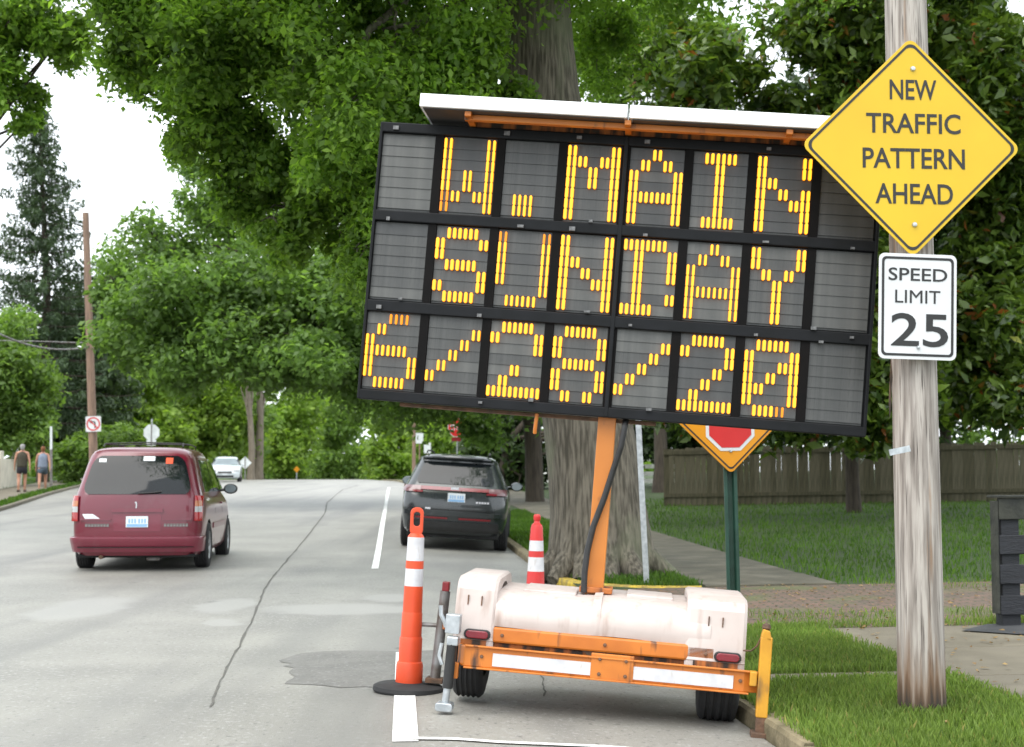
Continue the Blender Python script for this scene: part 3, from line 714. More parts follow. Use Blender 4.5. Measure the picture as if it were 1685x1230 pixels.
# solar panels on top
for x0, x1 in ((-1.265, -.006), (.006, 1.30)):
    p = MB().box(x0, x1, -.30, .78, 3.552, 3.632).build('solar_panel', M_alu, tr, bevel=.004)
    MB().box(x0 + .03, x1 - .03, -.27, .75, 3.631, 3.636).build('cells', M_solar_cell, p)
    MB().box(x0 + .02, x1 - .02, -.28, .76, 3.545, 3.553).build('backsheet', M_solar_back, p)
sf = MB().box(-.95, 1.15, .0, .06, 3.50, 3.552).build('panel_frame', M_orange_rust, tr, bevel=.005)
MB().box(-1.0, 1.15, -.2, -.15, 3.508, 3.544).build('panel_frame', M_orange, tr, bevel=.005)
MB().box(-.95, 1.15, .45, .52, 3.49, 3.545).build('panel_frame', M_orange_rust, tr, bevel=.005)
for x in (-.97, 0, .96): MB().box(x - .02, x + .02, -.27, .7, 3.515, 3.547).build('panel_bracket', M_orange, tr, bevel=.004)
# lower frame
beam = MB().box(-.555, .735, -.365, -.25, .395, .485).build('rear_beam', M_orange, tr, bevel=.012)
low = MB().box(-.66, .86, -.33, -.22, .315, .393).build('lower_beam', M_orange_rust, tr, bevel=.006)
MB().box(-.6, .7, -.3, .9, .34, .44).build('deck', M_orange_rust, tr, bevel=.01)
MB().box(-.06, .10, .8, 2.5, .34, .42).build('drawbar', M_orange, tr, bevel=.01)
MB().tube([(-.8, .1, .33), (.88, .1, .33)], .035, 12).build('axle', M_dsteel, tr, smooth=True)
bm_ = MB()
bp = [(-.745, -.28), (-.745, -.40), (-.70, -.455), (.90, -.455), (.985, -.42), (.985, -.40), (.90, -.43), (-.69, -.43), (-.72, -.39), (-.72, -.28)]
bm_.prism(bp, .255, .375, 'xy')
bumper = bm_.build('bumper', M_orange, tr, bevel=.008)
MB().box(-.70, .93, -.475, -.45, .372, .382).build('bumper_lip', M_orange, tr, bevel=.003)
MB().box(-.70, .93, -.475, -.45, .248, .258).build('bumper_lip', M_orange, tr, bevel=.003)
MB().box(.03, .275, -.468, -.44, .256, .40).build('bumper_plate', M_orange, tr, bevel=.004)
for x0, x1 in ((-.535, .035), (.272, .84)): MB().box(x0, x1, -.462, -.452, .272, .345).build('reflective_strip', M_whiterefl, tr)
MB().prism([(-.04, .40), (.02, .36), (.18, .36), (.25, .40), (.12, .43)], -.35, -.30, 'xz').build('hinge_plate', M_rust, tr)
MB().box(-.76, -.73, -.46, -.40, .18, .27).build('chain_hook', M_orange, tr, bevel=.006)
bolt3 = MB().lathe([(0, -.012), (.009, -.010), (.011, 0), (.011, .004)], 8, 'y').mesh('bolt'); bolt3.materials.append(M_rust)
for x, y, z in [(-.6, -.456, .32), (.08, -.469, .37), (.23, -.469, .37), (.08, -.469, .285), (.23, -.469, .285), (.88, -.456, .32), (-.5, -.366, .44), (.68, -.366, .44), (.1, -.366, .44), (-.45, -.331, .35), (.3, -.331, .35), (.6, -.331, .35)]:
    o = link('bolt', bolt3, tr); o.location = (x, y, z)
# fenders
def fender(x0, x1):
    outer = [(-.365, .36), (-.365, .50), (-.345, .60), (-.33, .69), (-.29, .74), (-.21, .762), (.42, .762), (.52, .74), (.59, .66), (.63, .48), (.63, .36)]
    arch = [(.60, .36)] + [(.1 + .43 * math.cos(a) * 1.1, .36 + .37 * math.sin(a)) for a in np.linspace(.12, math.pi - .12, 13)] + [(-.34, .36)]
    poly = outer + arch
    n = len(poly); bb = MB()
    xs = [x0, x0 + .018, x1 - .018, x1]; sh = [.975, 1, 1, .975]
    vs = []
    for x, k in zip(xs, sh): vs += [(x, .1 + (y - .1) * k, .36 + (z - .36) * k) for y, z in poly]
    fs = []
    for q in range(3):
        for i in range(n): fs.append((q * n + i, q * n + (i + 1) % n, (q + 1) * n + (i + 1) % n, (q + 1) * n + i))
    # side rims: strips between outer and arch
    no = len(outer)
    for q, base in ((0, 0), (1, 3 * n)):
        oi = list(range(no)); ai = list(range(n - 1, no - 1, -1))
        m_ = max(len(oi), len(ai))
        for k in range(m_ - 1):
            a0, a1 = oi[round(k * (no - 1) / (m_ - 1))], oi[round((k + 1) * (no - 1) / (m_ - 1))]
            b0, b1 = ai[round(k * (len(ai) - 1) / (m_ - 1))], ai[round((k + 1) * (len(ai) - 1) / (m_ - 1))]
            f = [a0, a1, b1, b0]; f = list(dict.fromkeys(f)); fs.append(tuple(base + i for i in f))
    return bb.add(vs, fs)
for x0, x1, lx in ((-.79, -.55, -.645), (.56, .905, .805)):
    f = fender(x0, x1).build('fender', M_cream, tr, smooth=True, angle=28)
    for k in (-.05, .03):
        MB().box((x0 + x1) / 2 + k, (x0 + x1) / 2 + k + .007, -.349, -.335, .60, .655).build('slot', M_rust, f)
    for k in (0,):
        MB().box(x0 + .05, x1 - .04, -.374, -.32, .345, .402).build('lamp_bracket', M_orange_rust, tr)
    body = MB().prism(rrect(lx - .078, lx + .078, .406, .464, .028), -.385, -.36).build('tail_lamp', M_black, tr, bevel=.004)
    MB().prism(rrect(lx - .066, lx + .066, .413, .457, .021), -.397, -.384).build('lens', M_lens, body, bevel=.005)
# body cover, two halves with a lapped seam
prof = [(-.352, .485), (-.362, .53), (-.354, .575), (-.332, .62), (-.29, .654), (-.23, .674), (-.1, .684), (.45, .687), (.56, .66), (.62, .6), (.63, .45)]
def cover(x0, x1, zl, zr, name):
    bb = MB(); xs = np.linspace(x0, x1, 7); rows = []
    for j, x in enumerate(xs):
        k = (x - x0) / (x1 - x0); zz = zl + (zr - zl) * k
        rows.append([(x, y, .485 + (z - .485) * zz + .004 * math.sin(x * 9 + i)) for i, (y, z) in enumerate(prof)])
    bb.grid(rows); bb.add(rows[0], [tuple(range(len(prof)))]); bb.add(rows[-1], [tuple(range(len(prof)))])
    return bb.build(name, M_cream, tr, smooth=True, angle=50)
cov = cover(-.552, .035, 1.0, 1.02, 'body_cover'); cover(.025, .70, 1.04, 1.10, 'body_cover')
cover(.012, .06, 1.10, 1.12, 'seam_flange')
MB().box(-.42, -.10, -.1, .4, .675, .700).build('hatch_lid', M_cream, tr, bevel=.008)
MB().box(.2, .48, .0, .4, .685, .714).build('hatch_lid', M_cream, tr, bevel=.008)
# wheels
def tyre_mb(r, w, rim, n=40, grooves=4):
    pr = [(rim, -w / 2 + .01), (rim + (r - rim) * .45, -w / 2 - .004), (r - .022, -w / 2 + .006), (r - .006, -w / 2 + .022)]
    for g in range(grooves):
        c = -w / 2 + .03 + (w - .06) * (g + .5) / grooves
        pr += [(r, c - .012), (r - .009, c - .007), (r - .009, c + .007), (r, c + .012)] if w > .15 else [(r, c)]
    pr += [(r - .006, w / 2 - .022), (r - .022, w / 2 - .006), (rim + (r - rim) * .45, w / 2 + .004), (rim, w / 2 - .01)]
    return MB().lathe(pr, n, 'x')
def wheel(parent, loc, r, w, rim, spokes=6, rimmat=None, side=1):
    t = tyre_mb(r, w, rim).build('wheel', M_rubber, parent, smooth=True); t.location = loc
    d = MB()
    x = side * (w / 2 - .03)
    d.lathe([(0, x + side * .006), (rim * .25, x + side * .006), (rim * .3, x), (rim * .88, x - side * .012), (rim * .97, x + side * .018), (rim * 1.005, x + side * .018), (rim * 1.005, -x), (0, -x)], 28, 'x')
    d.build('rim', rimmat or M_rim, t, smooth=True)
    h = MB()
    for k in range(spokes):
        a = 2 * math.pi * k / spokes; h.lathe([(0, x + side * .003), (rim * .13, x + side * .003), (rim * .13, x - side * .02)], 8, 'x', (0, math.cos(a) * rim * .62, math.sin(a) * rim * .62))
    h.build('rim_hole', M_under, t)
    return t
wheel(tr, (-.715, .1, .325), .325, .185, .19, side=-1)
wheel(tr, (.785, .1, .325), .325, .235, .19, side=1)
# stabiliser legs
og = MB().box(.976, 1.042, -.495, -.435, .13, .58)
og.prism([(.976, .58), (1.042, .55), (1.025, .615), (.988, .625)], -.495, -.435)
o = og.build('stabiliser_leg', M_yjack, tr, bevel=.006)
MB().box(.98, 1.037, -.49, -.44, .045, .14).build('inner_tube', M_rust, o, bevel=.004)
MB().box(.955, 1.065, -.53, -.40, .02, .048).build('foot_plate', M_rust, o, bevel=.004)
MB().lathe([(0, .66), (.022, .65), (.026, .63), (.014, .615), (0, .61)], 10, 'z', (1.005, -.465, 0)).build('crank_head', M_rust, o, smooth=True)
MB().tube([(1.0, -.465, .64), (.985, -.45, .585), (.96, -.44, .52), (.93, -.43, .49), (.89, -.40, .485)], .005, 6).build('safety_chain', M_rust, o)
MB().box(.93, .97, -.49, -.42, .30, .38).build('sleeve', M_yjack, o, bevel=.005)
j = MB().tube([(-.778, -.50, .13), (-.770, -.50, .42)], .030, 12).build('stabiliser_leg', M_black, tr, smooth=True)
MB().tube([(-.784, -.50, .015), (-.778, -.50, .15)], .021, 12).build('inner_tube', M_steel, j, smooth=True)
MB().prism(rrect(-.835, -.735, .0, .05, .018), -.55, -.45).build('foot_plate', M_steel, j, bevel=.006)
MB().box(-.80, -.735, -.53, -.46, .375, .425).build('swivel_clamp', M_steel, j, bevel=.006)
MB().box(-.82, -.735, -.50, -.42, .44, .55).build('mount_bracket', M_steel, j, bevel=.006)
MB().tube([(-.83, -.5, .38), (-.84, -.5, .31), (-.82, -.5, .26)], .012, 8).build('crank_link', M_steel, j, smooth=True)
MB().tube([(-.86, -.46, .59), (-.855, -.46, .54), (-.83, -.46, .50), (-.82, -.46, .47)], .013, 8).build('pin_hook', M_steel, j, smooth=True)
j2 = MB().tube([(-.975, .4, .05), (-.955, .4, .60)], .033, 12).build('stabiliser_leg', M_dsteel, tr, smooth=True)
MB().box(-1.03, -.92, .34, .46, .02, .05).build('foot_plate', M_rust, j2, bevel=.004)
MB().box(-.975, -.93, .37, .43, .60, .66).build('red_cap', M_redrefl, j2, bevel=.006)
MB().tube([(-.97, .4, .38), (-1.13, .4, .375)], .014, 8).build('crank_handle', M_dsteel, j2, smooth=True)
MB().box(-.95, -.78, .36, .44, .36, .42).build('outrigger_arm', M_orange_rust, j2, bevel=.005)

# ================================================================== pole with its two signs
UP = G(1518, 1174)
pole = MB()
pb = W(1517, 1150, UP.y) ; pt = W(1490, 0, UP.y + .1)
ax = (pt - pb).normalized()
zs = [-.4, -.1, .1, .3, .8, 1.5, 2.3, 3.2, 4.2, 6, 9.5]
poly = [pb + ax * ((z) / ax.z) for z in zs]
pole.tube([(p.x, p.y, p.z) for p in poly], [.138, .137, .135, .134, .132, .130, .128, .125, .122, .117, .105], 28)
zbase = Z(UP.x, UP.y)
po = pole.build('utility_pole', M_pole, smooth=True); tag(po, 'weathered grey wooden utility pole carrying the two road signs', 'utility pole')
MB().box(-.05, .22, -.005, .005, -.02, .03).build('staple', M_steel, po).location = W(1470, 745, UP.y - .12)
po.children[0].rotation_euler = (0, rad(-12), 0); po.children[0].scale = (.45, 1, .7)
for k, (z, L) in enumerate(((2.5, .12), (1.9, .08))):
    s_ = MB().prism([(0, 0), (.012, .1), (.004, .22), (-.004, .1)], -.003, .003).build('splinter', M_pole, po); s_.location = W(1466 - k * 2, 650 + 40 * k, UP.y - .02)
SIGN_Y = UP.y - .155
def sign_empty(name, px, py, d, rz, tilt=0., rx=0.):
    return empty(name, W(px, py, d), (rx, tilt, rz))
warn = sign_empty('warning_sign', 1500, 242, SIGN_Y, rad(3), rad(0.5))
tag(warn, 'yellow diamond sign reading NEW TRAFFIC PATTERN AHEAD on the wooden pole', 'road sign')
dia = rpoly([(0, -.645), (.645, 0), (0, .645), (-.645, 0)], .045, 6)
MB().prism(dia, 0, .004).build('plate', M_syel, warn, bevel=.001)
frame_ring(scalepoly(dia, .965), scalepoly(dia, .935), -.0022, .001).build('border', M_sblk, warn)
for t_, w_, z_ in (('NEW', .275, .335), ('TRAFFIC', .555, .137), ('PATTERN', .60, -.068), ('AHEAD', .455, -.275)):
    lettering(t_, .118, w_, M_sblk, warn, (.012, -.002, z_), bold=.012)
bolt = MB().lathe([(0, -.012), (.012, -.010), (.016, 0), (.016, .004)], 10, 'y').mesh('bolt'); bolt.materials.append(M_steel)
for z_ in (.46, -.455): o = link('bolt', bolt, warn); o.location = (.012, -.002, z_)
sp = sign_empty('speed_limit_sign', 1510, 505, SIGN_Y, rad(4), rad(1.6))
tag(sp, 'white rectangular sign reading SPEED LIMIT 25 below the yellow diamond', 'road sign')
rc = rrect(-.2286, .2286, -.305, .305, .035)
MB().prism(rc, 0, .004).build('plate', M_swht, sp, bevel=.001)
frame_ring(rrect(-.211, .211, -.286, .286, .026), rrect(-.197, .197, -.272, .272, .018), -.0022, .001).build('border', M_sblk, sp)
lettering('SPEED', .074, .345, M_sblk, sp, (.0, -.002, .185), bold=.008)
lettering('LIMIT', .074, .265, M_sblk, sp, (.0, -.002, .057), bold=.0)
lettering('25', .192, .335, M_sblk, sp, (.012, -.002, -.135), bold=.010)
for z_ in (-.235,): o = link('bolt', bolt, sp); o.location = (.005, -.002, z_); o.scale = (.7, 1, .7)

# stop ahead sign on green post
d_s = 12.3
gp = at_ground(1207, d_s)
ss = empty('stop_ahead_sign', gp, (0, rad(-1.0), rad(2)))
tag(ss, 'orange-yellow diamond with red octagon on green post, half hidden by the board', 'road sign')
k = d_s / FPX
zc = W(1198, 672, d_s).z - gp.z
dd = rpoly([(0, -.55), (.55, 0), (0, .55), (-.55, 0)], .035, 6)
def off(poly, x, z): return [(a + x, c + z) for a, c in poly]
MB().prism(off(dd, .0, zc), -.03, .003).build('plate', M_syel2, ss, bevel=.001)
frame_ring(off(scalepoly(dd, .955), 0, zc), off(scalepoly(dd, .925), 0, zc), -.0325, -.028).build('border', M_sblk, ss)
octo = [(math.cos(rad(22.5 + 45 * i)), math.sin(rad(22.5 + 45 * i))) for i in range(8)]
oc_z = zc - .155
MB().prism(off(scalepoly(octo, .222), 0, oc_z), -.0335, -.029).build('octagon_border', M_swht, ss)
MB().prism(off(scalepoly(octo, .192), 0, oc_z), -.036, -.031).build('octagon', M_sred, ss)
MB().prism([(-.03, zc + .12), (.03, zc + .12), (.03, zc + .28), (.075, zc + .28), (0, zc + .40), (-.075, zc + .28), (-.03, zc + .28)], -.0335, -.029).build('arrow', M_sblk, ss)
MB().prism([(a_, c_ + .034) for a_, c_ in [(-.055, -.03), (-.055, .0), (-.022, .0), (-.012, .035), (.012, .035), (.022, .0), (.055, .0), (.055, -.03), (.028, -.03), (.018, .008), (-.018, .008), (-.028, -.03)]], -.2, zc + .45, 'xy').build('post', M_gpost, ss)
for z_ in (-.36,): o = link('bolt', bolt, ss); o.location = (0, -.031, zc + z_)

# bare galvanised post
bp_ = at_ground(1063, 18.2)
gpst = empty('sign_post', bp_, (0, rad(-2.6), 0))
tag(gpst, 'slim leaning galvanised metal post beside the big tree', 'sign post')
MB().prism([(-.035, 0), (-.035, .012), (-.012, .012), (-.006, .035), (.006, .035), (.012, .012), (.035, .012), (.035, 0)], -.2, 2.6, 'xy').build('post', M_steel, gpst)

# ================================================================== channelizer cones
def lath(prof, name, m, parent, n=28): return MB().lathe(prof, n).build(name, m, parent, smooth=True, angle=30)
cp = G(672, 1138)
cone = empty('traffic_channelizer', cp + Vector((0, 0, .0)), (0, rad(2.6), 0))
tag(cone, 'tall orange channelizer with loop handle and black base left of the trailer', 'traffic cone')
base = [(.225 * math.cos(rad(22.5 + 45 * i)), .225 * math.sin(rad(22.5 + 45 * i))) for i in range(8)]
bs = MB(); bs.lathe([(0, .0), (.222, .0), (.228, .012), (.224, .034), (.20, .046), (.10, .052), (.085, .06), (0, .06)], 32); bs.build('base', M_rubber, cone, smooth=True)
lath([(.083, .05), (.086, .06), (.085, .165), (.080, .185), (.0735, .19), (.0725, .335), (.069, .345), (.0665, .345), (.065, .49), (.0625, .50), (.0615, .50), (.060, .665)], 'body', M_cone_o, cone)
lath([(.0595, .665), (.0575, .775)], 'lower_reflective_band', M_whiterefl, cone)
lath([(.060, .664), (.0585, .665), (.0565, .775), (.0575, .776), (.0565, .825), (.0555, .826)], 'orange_band', M_cone_o, cone)
lath([(.0560, .825), (.0530, .975)], 'upper_reflective_band', M_whiterefl, cone)
lath([(.0535, .975), (.048, .985), (.035, 1.0), (.0, 1.0)], 'shoulder', M_cone_o, cone)
oo = rrect(-.042, .042, .985, 1.165, .036, 6); ii = rrect(-.021, .021, 1.045, 1.135, .018, 6)
frame_ring(oo, ii, -.016, .016).build('handle', M_cone_o, cone, bevel=.006)
d_c = 16.2
c2p = Vector((W(880, 900, d_c).x, d_c, 0)); c2p.z = Z(c2p.x, c2p.y)
cone2 = empty('traffic_cone', c2p, (0, rad(1.5), 0))
tag(cone2, 'red traffic cone with two white bands behind the trailer', 'traffic cone')
MB().prism(rrect(-.19, .19, -.19, .19, .03), 0, .04, 'xy').build('base', M_black, cone2, bevel=.006)
lath([(.115, .04), (.11, .05), (.0925, .385)], 'body', M_cone_r, cone2)
lath([(.0927, .385), (.085, .54)], 'lower_reflective_band', M_whiterefl, cone2)
lath([(.085, .54), (.0815, .608)], 'middle_band', M_cone_r, cone2)
lath([(.082, .608), (.076, .722)], 'upper_reflective_band', M_whiterefl, cone2)
lath([(.076, .722), (.066, .865), (.056, .895), (.036, .912), (.030, .935), (.040, .955), (.040, .99), (.028, 1.01), (0, 1.012)], 'top', M_cone_r, cone2)

# ================================================================== vehicles
class Car:
    """body lofted from plan outlines stacked in z; local: x right, y forward, rear at y=0"""
    def __init__(s, prof, rr, rf, bow):
        s.z = [p[0] for p in prof]; s.w = [p[1] for p in prof]; s.yr = [p[2] for p in prof]; s.yf = [p[3] for p in prof]
        s.rr, s.rf, s.bow = rr, rf, bow
    def p(s, z): return np.interp(z, s.z, s.w), np.interp(z, s.z, s.yr), np.interp(z, s.z, s.yf)
    def rear_y(s, x, z):
        w, yr, yf = s.p(z); r = min(s.rr, w * .8); a = abs(x); e = w - r
        if a <= e: return yr + s.bow * (a / w) ** 2
        q = min(a - e, r * .9999); return yr + s.bow * (e / w) ** 2 + r - math.sqrt(r * r - q * q)
    def front_y(s, x, z):
        w, yr, yf = s.p(z); r = min(s.rf, w * .8); a = abs(x); e = w - r; bow = .22
        if a <= e: return yf - bow * (a / w) ** 2
        q = min(a - e, r * .9999); return yf - bow * (e / w) ** 2 - r + math.sqrt(r * r - q * q)
    def side_x(s, y, z, sg):
        w, yr, yf = s.p(z); m_ = (yr + yf) / 2; L = (yf - yr) / 2
        return sg * w * (1 - .035 * ((y - m_) / L) ** 4)
    def loop(s, z):
        w, yr, yf = s.p(z); pts = []
        xs = np.concatenate([[-1], np.cos(np.linspace(math.pi, 0, 19))[1:-1], [1]])
        for u in xs: pts.append((u * w * .965, s.rear_y(u * w, z), z))
        y0, y1 = s.rear_y(w, z), s.front_y(w, z)
        for t in np.linspace(0, 1, 22)[1:-1]: y = y0 + (y1 - y0) * t; pts.append((s.side_x(y, z, 1), y, z))
        for u in xs[::-1]: pts.append((u * w * .965, s.front_y(u * w, z), z))
        for t in np.linspace(1, 0, 22)[1:-1]: y = y0 + (y1 - y0) * t; pts.append((s.side_x(y, z, -1), y, z))
        return pts
    def body(s, m, parent, wheels, wr, zs):
        loops = [s.loop(z) for z in zs]; n = len(loops[0]); bb = MB()
        vs = [p for L in loops for p in L]
        fs = [(i * n + k, i * n + (k + 1) % n, (i + 1) * n + (k + 1) % n, (i + 1) * n + k) for i in range(len(loops) - 1) for k in range(n)]
        fs += [tuple(range(n)), tuple((len(loops) - 1) * n + k for k in range(n))]
        bb.add(vs, fs)
        me = bb.mesh('body'); bm = bmesh.new(); bm.from_mesh(me); bmesh.ops.recalc_face_normals(bm, faces=bm.faces); bm.to_mesh(me); bm.free()
        me.materials.append(m); me.materials.append(M_under)
        ob = bpy.data.objects.new('body', me); COL.objects.link(ob)
        cutters = []
        for (wx, wy) in wheels:
            c = MB().lathe([(0, -.17), (wr, -.17), (wr, .17), (0, .17)], 32, 'x', (wx, wy, wr - .045)).mesh('cut')
            c.materials.append(M_under); c.materials.append(M_under); c.polygons.foreach_set('material_index', [1] * len(c.polygons))
            bm = bmesh.new(); bm.from_mesh(c); bmesh.ops.remove_doubles(bm, verts=bm.verts, dist=1e-5); bmesh.ops.recalc_face_normals(bm, faces=bm.faces); bm.to_mesh(c); bm.free()
            co = bpy.data.objects.new('cut', c); COL.objects.link(co); cutters.append(co)
            mo = ob.modifiers.new('arch', 'BOOLEAN'); mo.object = co; mo.operation = 'DIFFERENCE'; mo.solver = 'EXACT'
        bpy.context.view_layer.update()
        res = bpy.data.meshes.new_from_object(ob.evaluated_get(bpy.context.evaluated_depsgraph_get()))
        res.name = 'body'; bpy.data.objects.remove(ob)
        for c in cutters: bpy.data.objects.remove(c)
        return link('body', res, parent, True, 0, 32)
    def rear_patch(s, name, m, parent, f, z0, z1, eps=.006, nz=10, nx=18, smooth=True):
        """f(z) -> (xl, xr) on the rear surface"""
        def row(z, e): xl, xr = f(z); return [(x, s.rear_y(x, z) - e, z) for x in np.linspace(xl, xr, nx)]
        zz = np.linspace(z0, z1, nz); fr = [row(z, eps) for z in zz]; bk = [row(z, -.012) for z in zz]
        return s._shell(name, m, parent, fr, bk, smooth)
    def front_patch(s, name, m, parent, f, z0, z1, eps=.006, nz=8, nx=18):
        def row(z, e): xl, xr = f(z); return [(x, s.front_y(x, z) + e, z) for x in np.linspace(xl, xr, nx)]
        zz = np.linspace(z0, z1, nz); return s._shell(name, m, parent, [row(z, eps) for z in zz], [row(z, -.012) for z in zz], True)
    def side_patch(s, name, m, parent, f, z0, z1, sg, eps=.006, nz=8, ny=10):
        def row(z, e): a, c = f(z); return [(s.side_x(y, z, sg) + sg * e, y, z) for y in np.linspace(a, c, ny)]
        zz = np.linspace(z0, z1, nz); return s._shell(name, m, parent, [row(z, eps) for z in zz], [row(z, -.012) for z in zz], True)
    def _shell(s, name, m, parent, fr, bk, smooth):
        bb = MB(); bb.grid(fr)
        nr, nc = len(fr), len(fr[0])
        ring = [(0, j) for j in range(nc)] + [(i, nc - 1) for i in range(1, nr)] + [(nr - 1, j) for j in range(nc - 2, -1, -1)] + [(i, 0) for i in range(nr - 2, 0, -1)]
        n = len(ring); bb.add([fr[i][j] for i, j in ring] + [bk[i][j] for i, j in ring], [(k, (k + 1) % n, n + (k + 1) % n, n + k) for k in range(n)])
        return bb.build(name, m, parent, smooth=smooth, angle=40)
def soft(xa0, xa1, xb0, xb1, z0, z1, r=.12, p=3.):
    """x-range interpolated between bottom and top, with rounded corners"""
    def f(z):
        k = (z - z0) / (z1 - z0); a = xa0 + (xa1 - xa0) * k; c = xb0 + (xb1 - xb0) * k
        e = abs(2 * k - 1) ** 6 * r
        return a + e, c - e
    return f
def plate(parent, x, y, z, tilt=0.):
    p = MB().box(-.152, .152, -.004, .004, -.077, .077).build('number_plate', M_plate, parent, bevel=.004); p.location = (x, y, z); p.rotation_euler = (tilt, 0, 0)
    MB().box(-.14, .14, -.0052, 0, -.07, -.03).build('blue_band', M_plate_b, p)
    for k in (-.105, -.065, -.025, .03, .07, .11):
        MB().prism(rrect(k - .012, k + .012, -.02, .042, .008, 2), -.0056, 0).build('character', M_plate_b, p)
    return p

# ---- maroon minivan
vp = at_ground(224, 20.4)
van = empty('minivan', (vp.x, vp.y, vp.z - .0), (0, 0, rad(5.6)))
tag(van, 'maroon minivan driving away with rear wiper and roof rack', 'minivan')
V = Car([(.22, .84, .10, 4.55), (.30, .895, .05, 4.68), (.50, .915, .03, 4.72), (.72, .92, .03, 4.62), (.90, .915, .035, 4.40), (1.0, .905, .05, 3.95), (1.08, .885, .07, 3.60),
         (1.3, .825, .15, 3.15), (1.5, .77, .23, 2.80), (1.62, .73, .29, 2.62), (1.68, .69, .34, 2.5), (1.72, .62, .42, 2.38), (1.745, .50, .58, 2.2), (1.752, .30, .85, 1.9)], .20, .55, .06)
VW = [(-.83, .92), (.83, .92), (-.83, 3.76), (.83, 3.76)]
V.body(M_maroon, van, VW, .375, [.22, .26, .30, .4, .5, .6, .72, .82, .9, 1.0, 1.08, 1.2, 1.3, 1.4, 1.5, 1.56, 1.62, 1.65, 1.68, 1.70, 1.72, 1.735, 1.745, 1.752])
rw = V.rear_patch('rear_window', M_glass, van, soft(-.76, -.62, .76, .62, 1.075, 1.615, .09), 1.075, 1.615, .008, 16, 24)
for x, z, w_, h_, m_, nm in ((-.505, 1.55, .10, .05, M_plate, 'sticker'), (.14, 1.575, .16, .065, M_plate, 'sticker'), (.42, 1.545, .10, .085, M_sticker_o, 'sticker')):
    V.rear_patch(nm, m_, rw, lambda q, x=x, w_=w_: (x - w_ / 2, x + w_ / 2), z - h_ / 2, z + h_ / 2, .012, 3, 4)
MB().tube([(.02, V.rear_y(0, 1.085) - .03, 1.085), (.25, V.rear_y(.25, 1.10) - .032, 1.10), (.34, V.rear_y(.3, 1.115) - .03, 1.112)], .009, 8).build('wiper', M_black, van, smooth=True)
V.rear_patch('hatch_step', M_maroon_l, van, lambda z: (-.33, .37), .825, .875, .028, 5, 14)
V.rear_patch('plate_recess', M_maroon_l, van, soft(-.30, -.31, .34, .35, .56, .82, .0), .56, .82, .004, 5, 12)
V.rear_patch('trim_ledge', M_maroon_l, van, lambda z: (.36, .76), .715, .735, .016, 3, 10)
V.rear_patch('trim_ledge', M_maroon_l, van, lambda z: (-.76, -.34), .715, .735, .016, 3, 10)
plate(van, .02, V.rear_y(.02, .69) - .014, .692)
for sg in (-1, 1):
    lo = lambda a, c: (lambda z: (a, c) if sg > 0 else (-c, -a))
    hs = V.rear_patch('tail_lamp', M_tail, van, lo(.80, .902), .70, 1.055, .012, 12, 12)
    V.rear_patch('amber_lens', M_amber, hs, lo(.803, .893), .905, .985, .016, 5, 10)
    V.rear_patch('clear_lens', M_clear, hs, lo(.803, .897), .825, .903, .016, 5, 10)
emb = MB().prism([(-.02, .04), (.005, .05), (.015, .02), (.012, -.045), (-.005, -.045), (0, .01)], -.006, 0).build('emblem', M_chrome, van); emb.location = (.0, V.rear_y(0, .915) - .004, .925)
for xc in (-.53, .55):
    for k in range(8):
        l = MB().box(-.016, .016, -.004, .004, -.02, .02).build('badge_letter', M_dsteel, van); x = xc + (k - 3.5) * .042; l.location = (x, V.rear_y(x, .645) - .004, .645)
V.rear_patch('sticker', M_plate, van, lambda z: (-.70 + (z - .74) * -.6, -.50 + (z - .74) * -1.5), .735, .80, .01, 4, 8)
# bumper wraps round the corners
bpz = [(.27, .005), (.30, .02), (.40, .045), (.455, .06), (.475, .055), (.485, .02), (.487, -.02)]
rows = []
for z, e in bpz:
    L = []
    for u in np.linspace(-1, 1, 30):
        x = u * .895; w_, yr_, _ = V.p(max(z, .3)); xx = max(-w_ * .999, min(w_ * .999, x))
        L.append((x * (1 + e * .35), V.rear_y(xx, max(z, .3)) - e, z))
    L = [(L[0][0], 1.15 - .60, z)] + [(L[0][0], .38, z)] + L + [(L[-1][0], .38, z)] + [(L[-1][0], .55, z)]
    rows.append(L)
MB().grid(rows).build('bumper', M_maroon_l, van, smooth=True, angle=50)
V.rear_patch('bumper_groove', M_under, van, lambda z: (-.80, .80), .335, .345, .052, 2, 16)
MB().box(-.80, .80, .15, 4.3, .19, .24).build('underbody', M_under, van, bevel=.02)
MB().tube([(-.48, .10, .20), (-.48, .6, .21)], .03, 10).build('exhaust', M_rust, van)
MB().box(.12, .32, .2, .8, .14, .2).build('muffler', M_dsteel, van, bevel=.03)
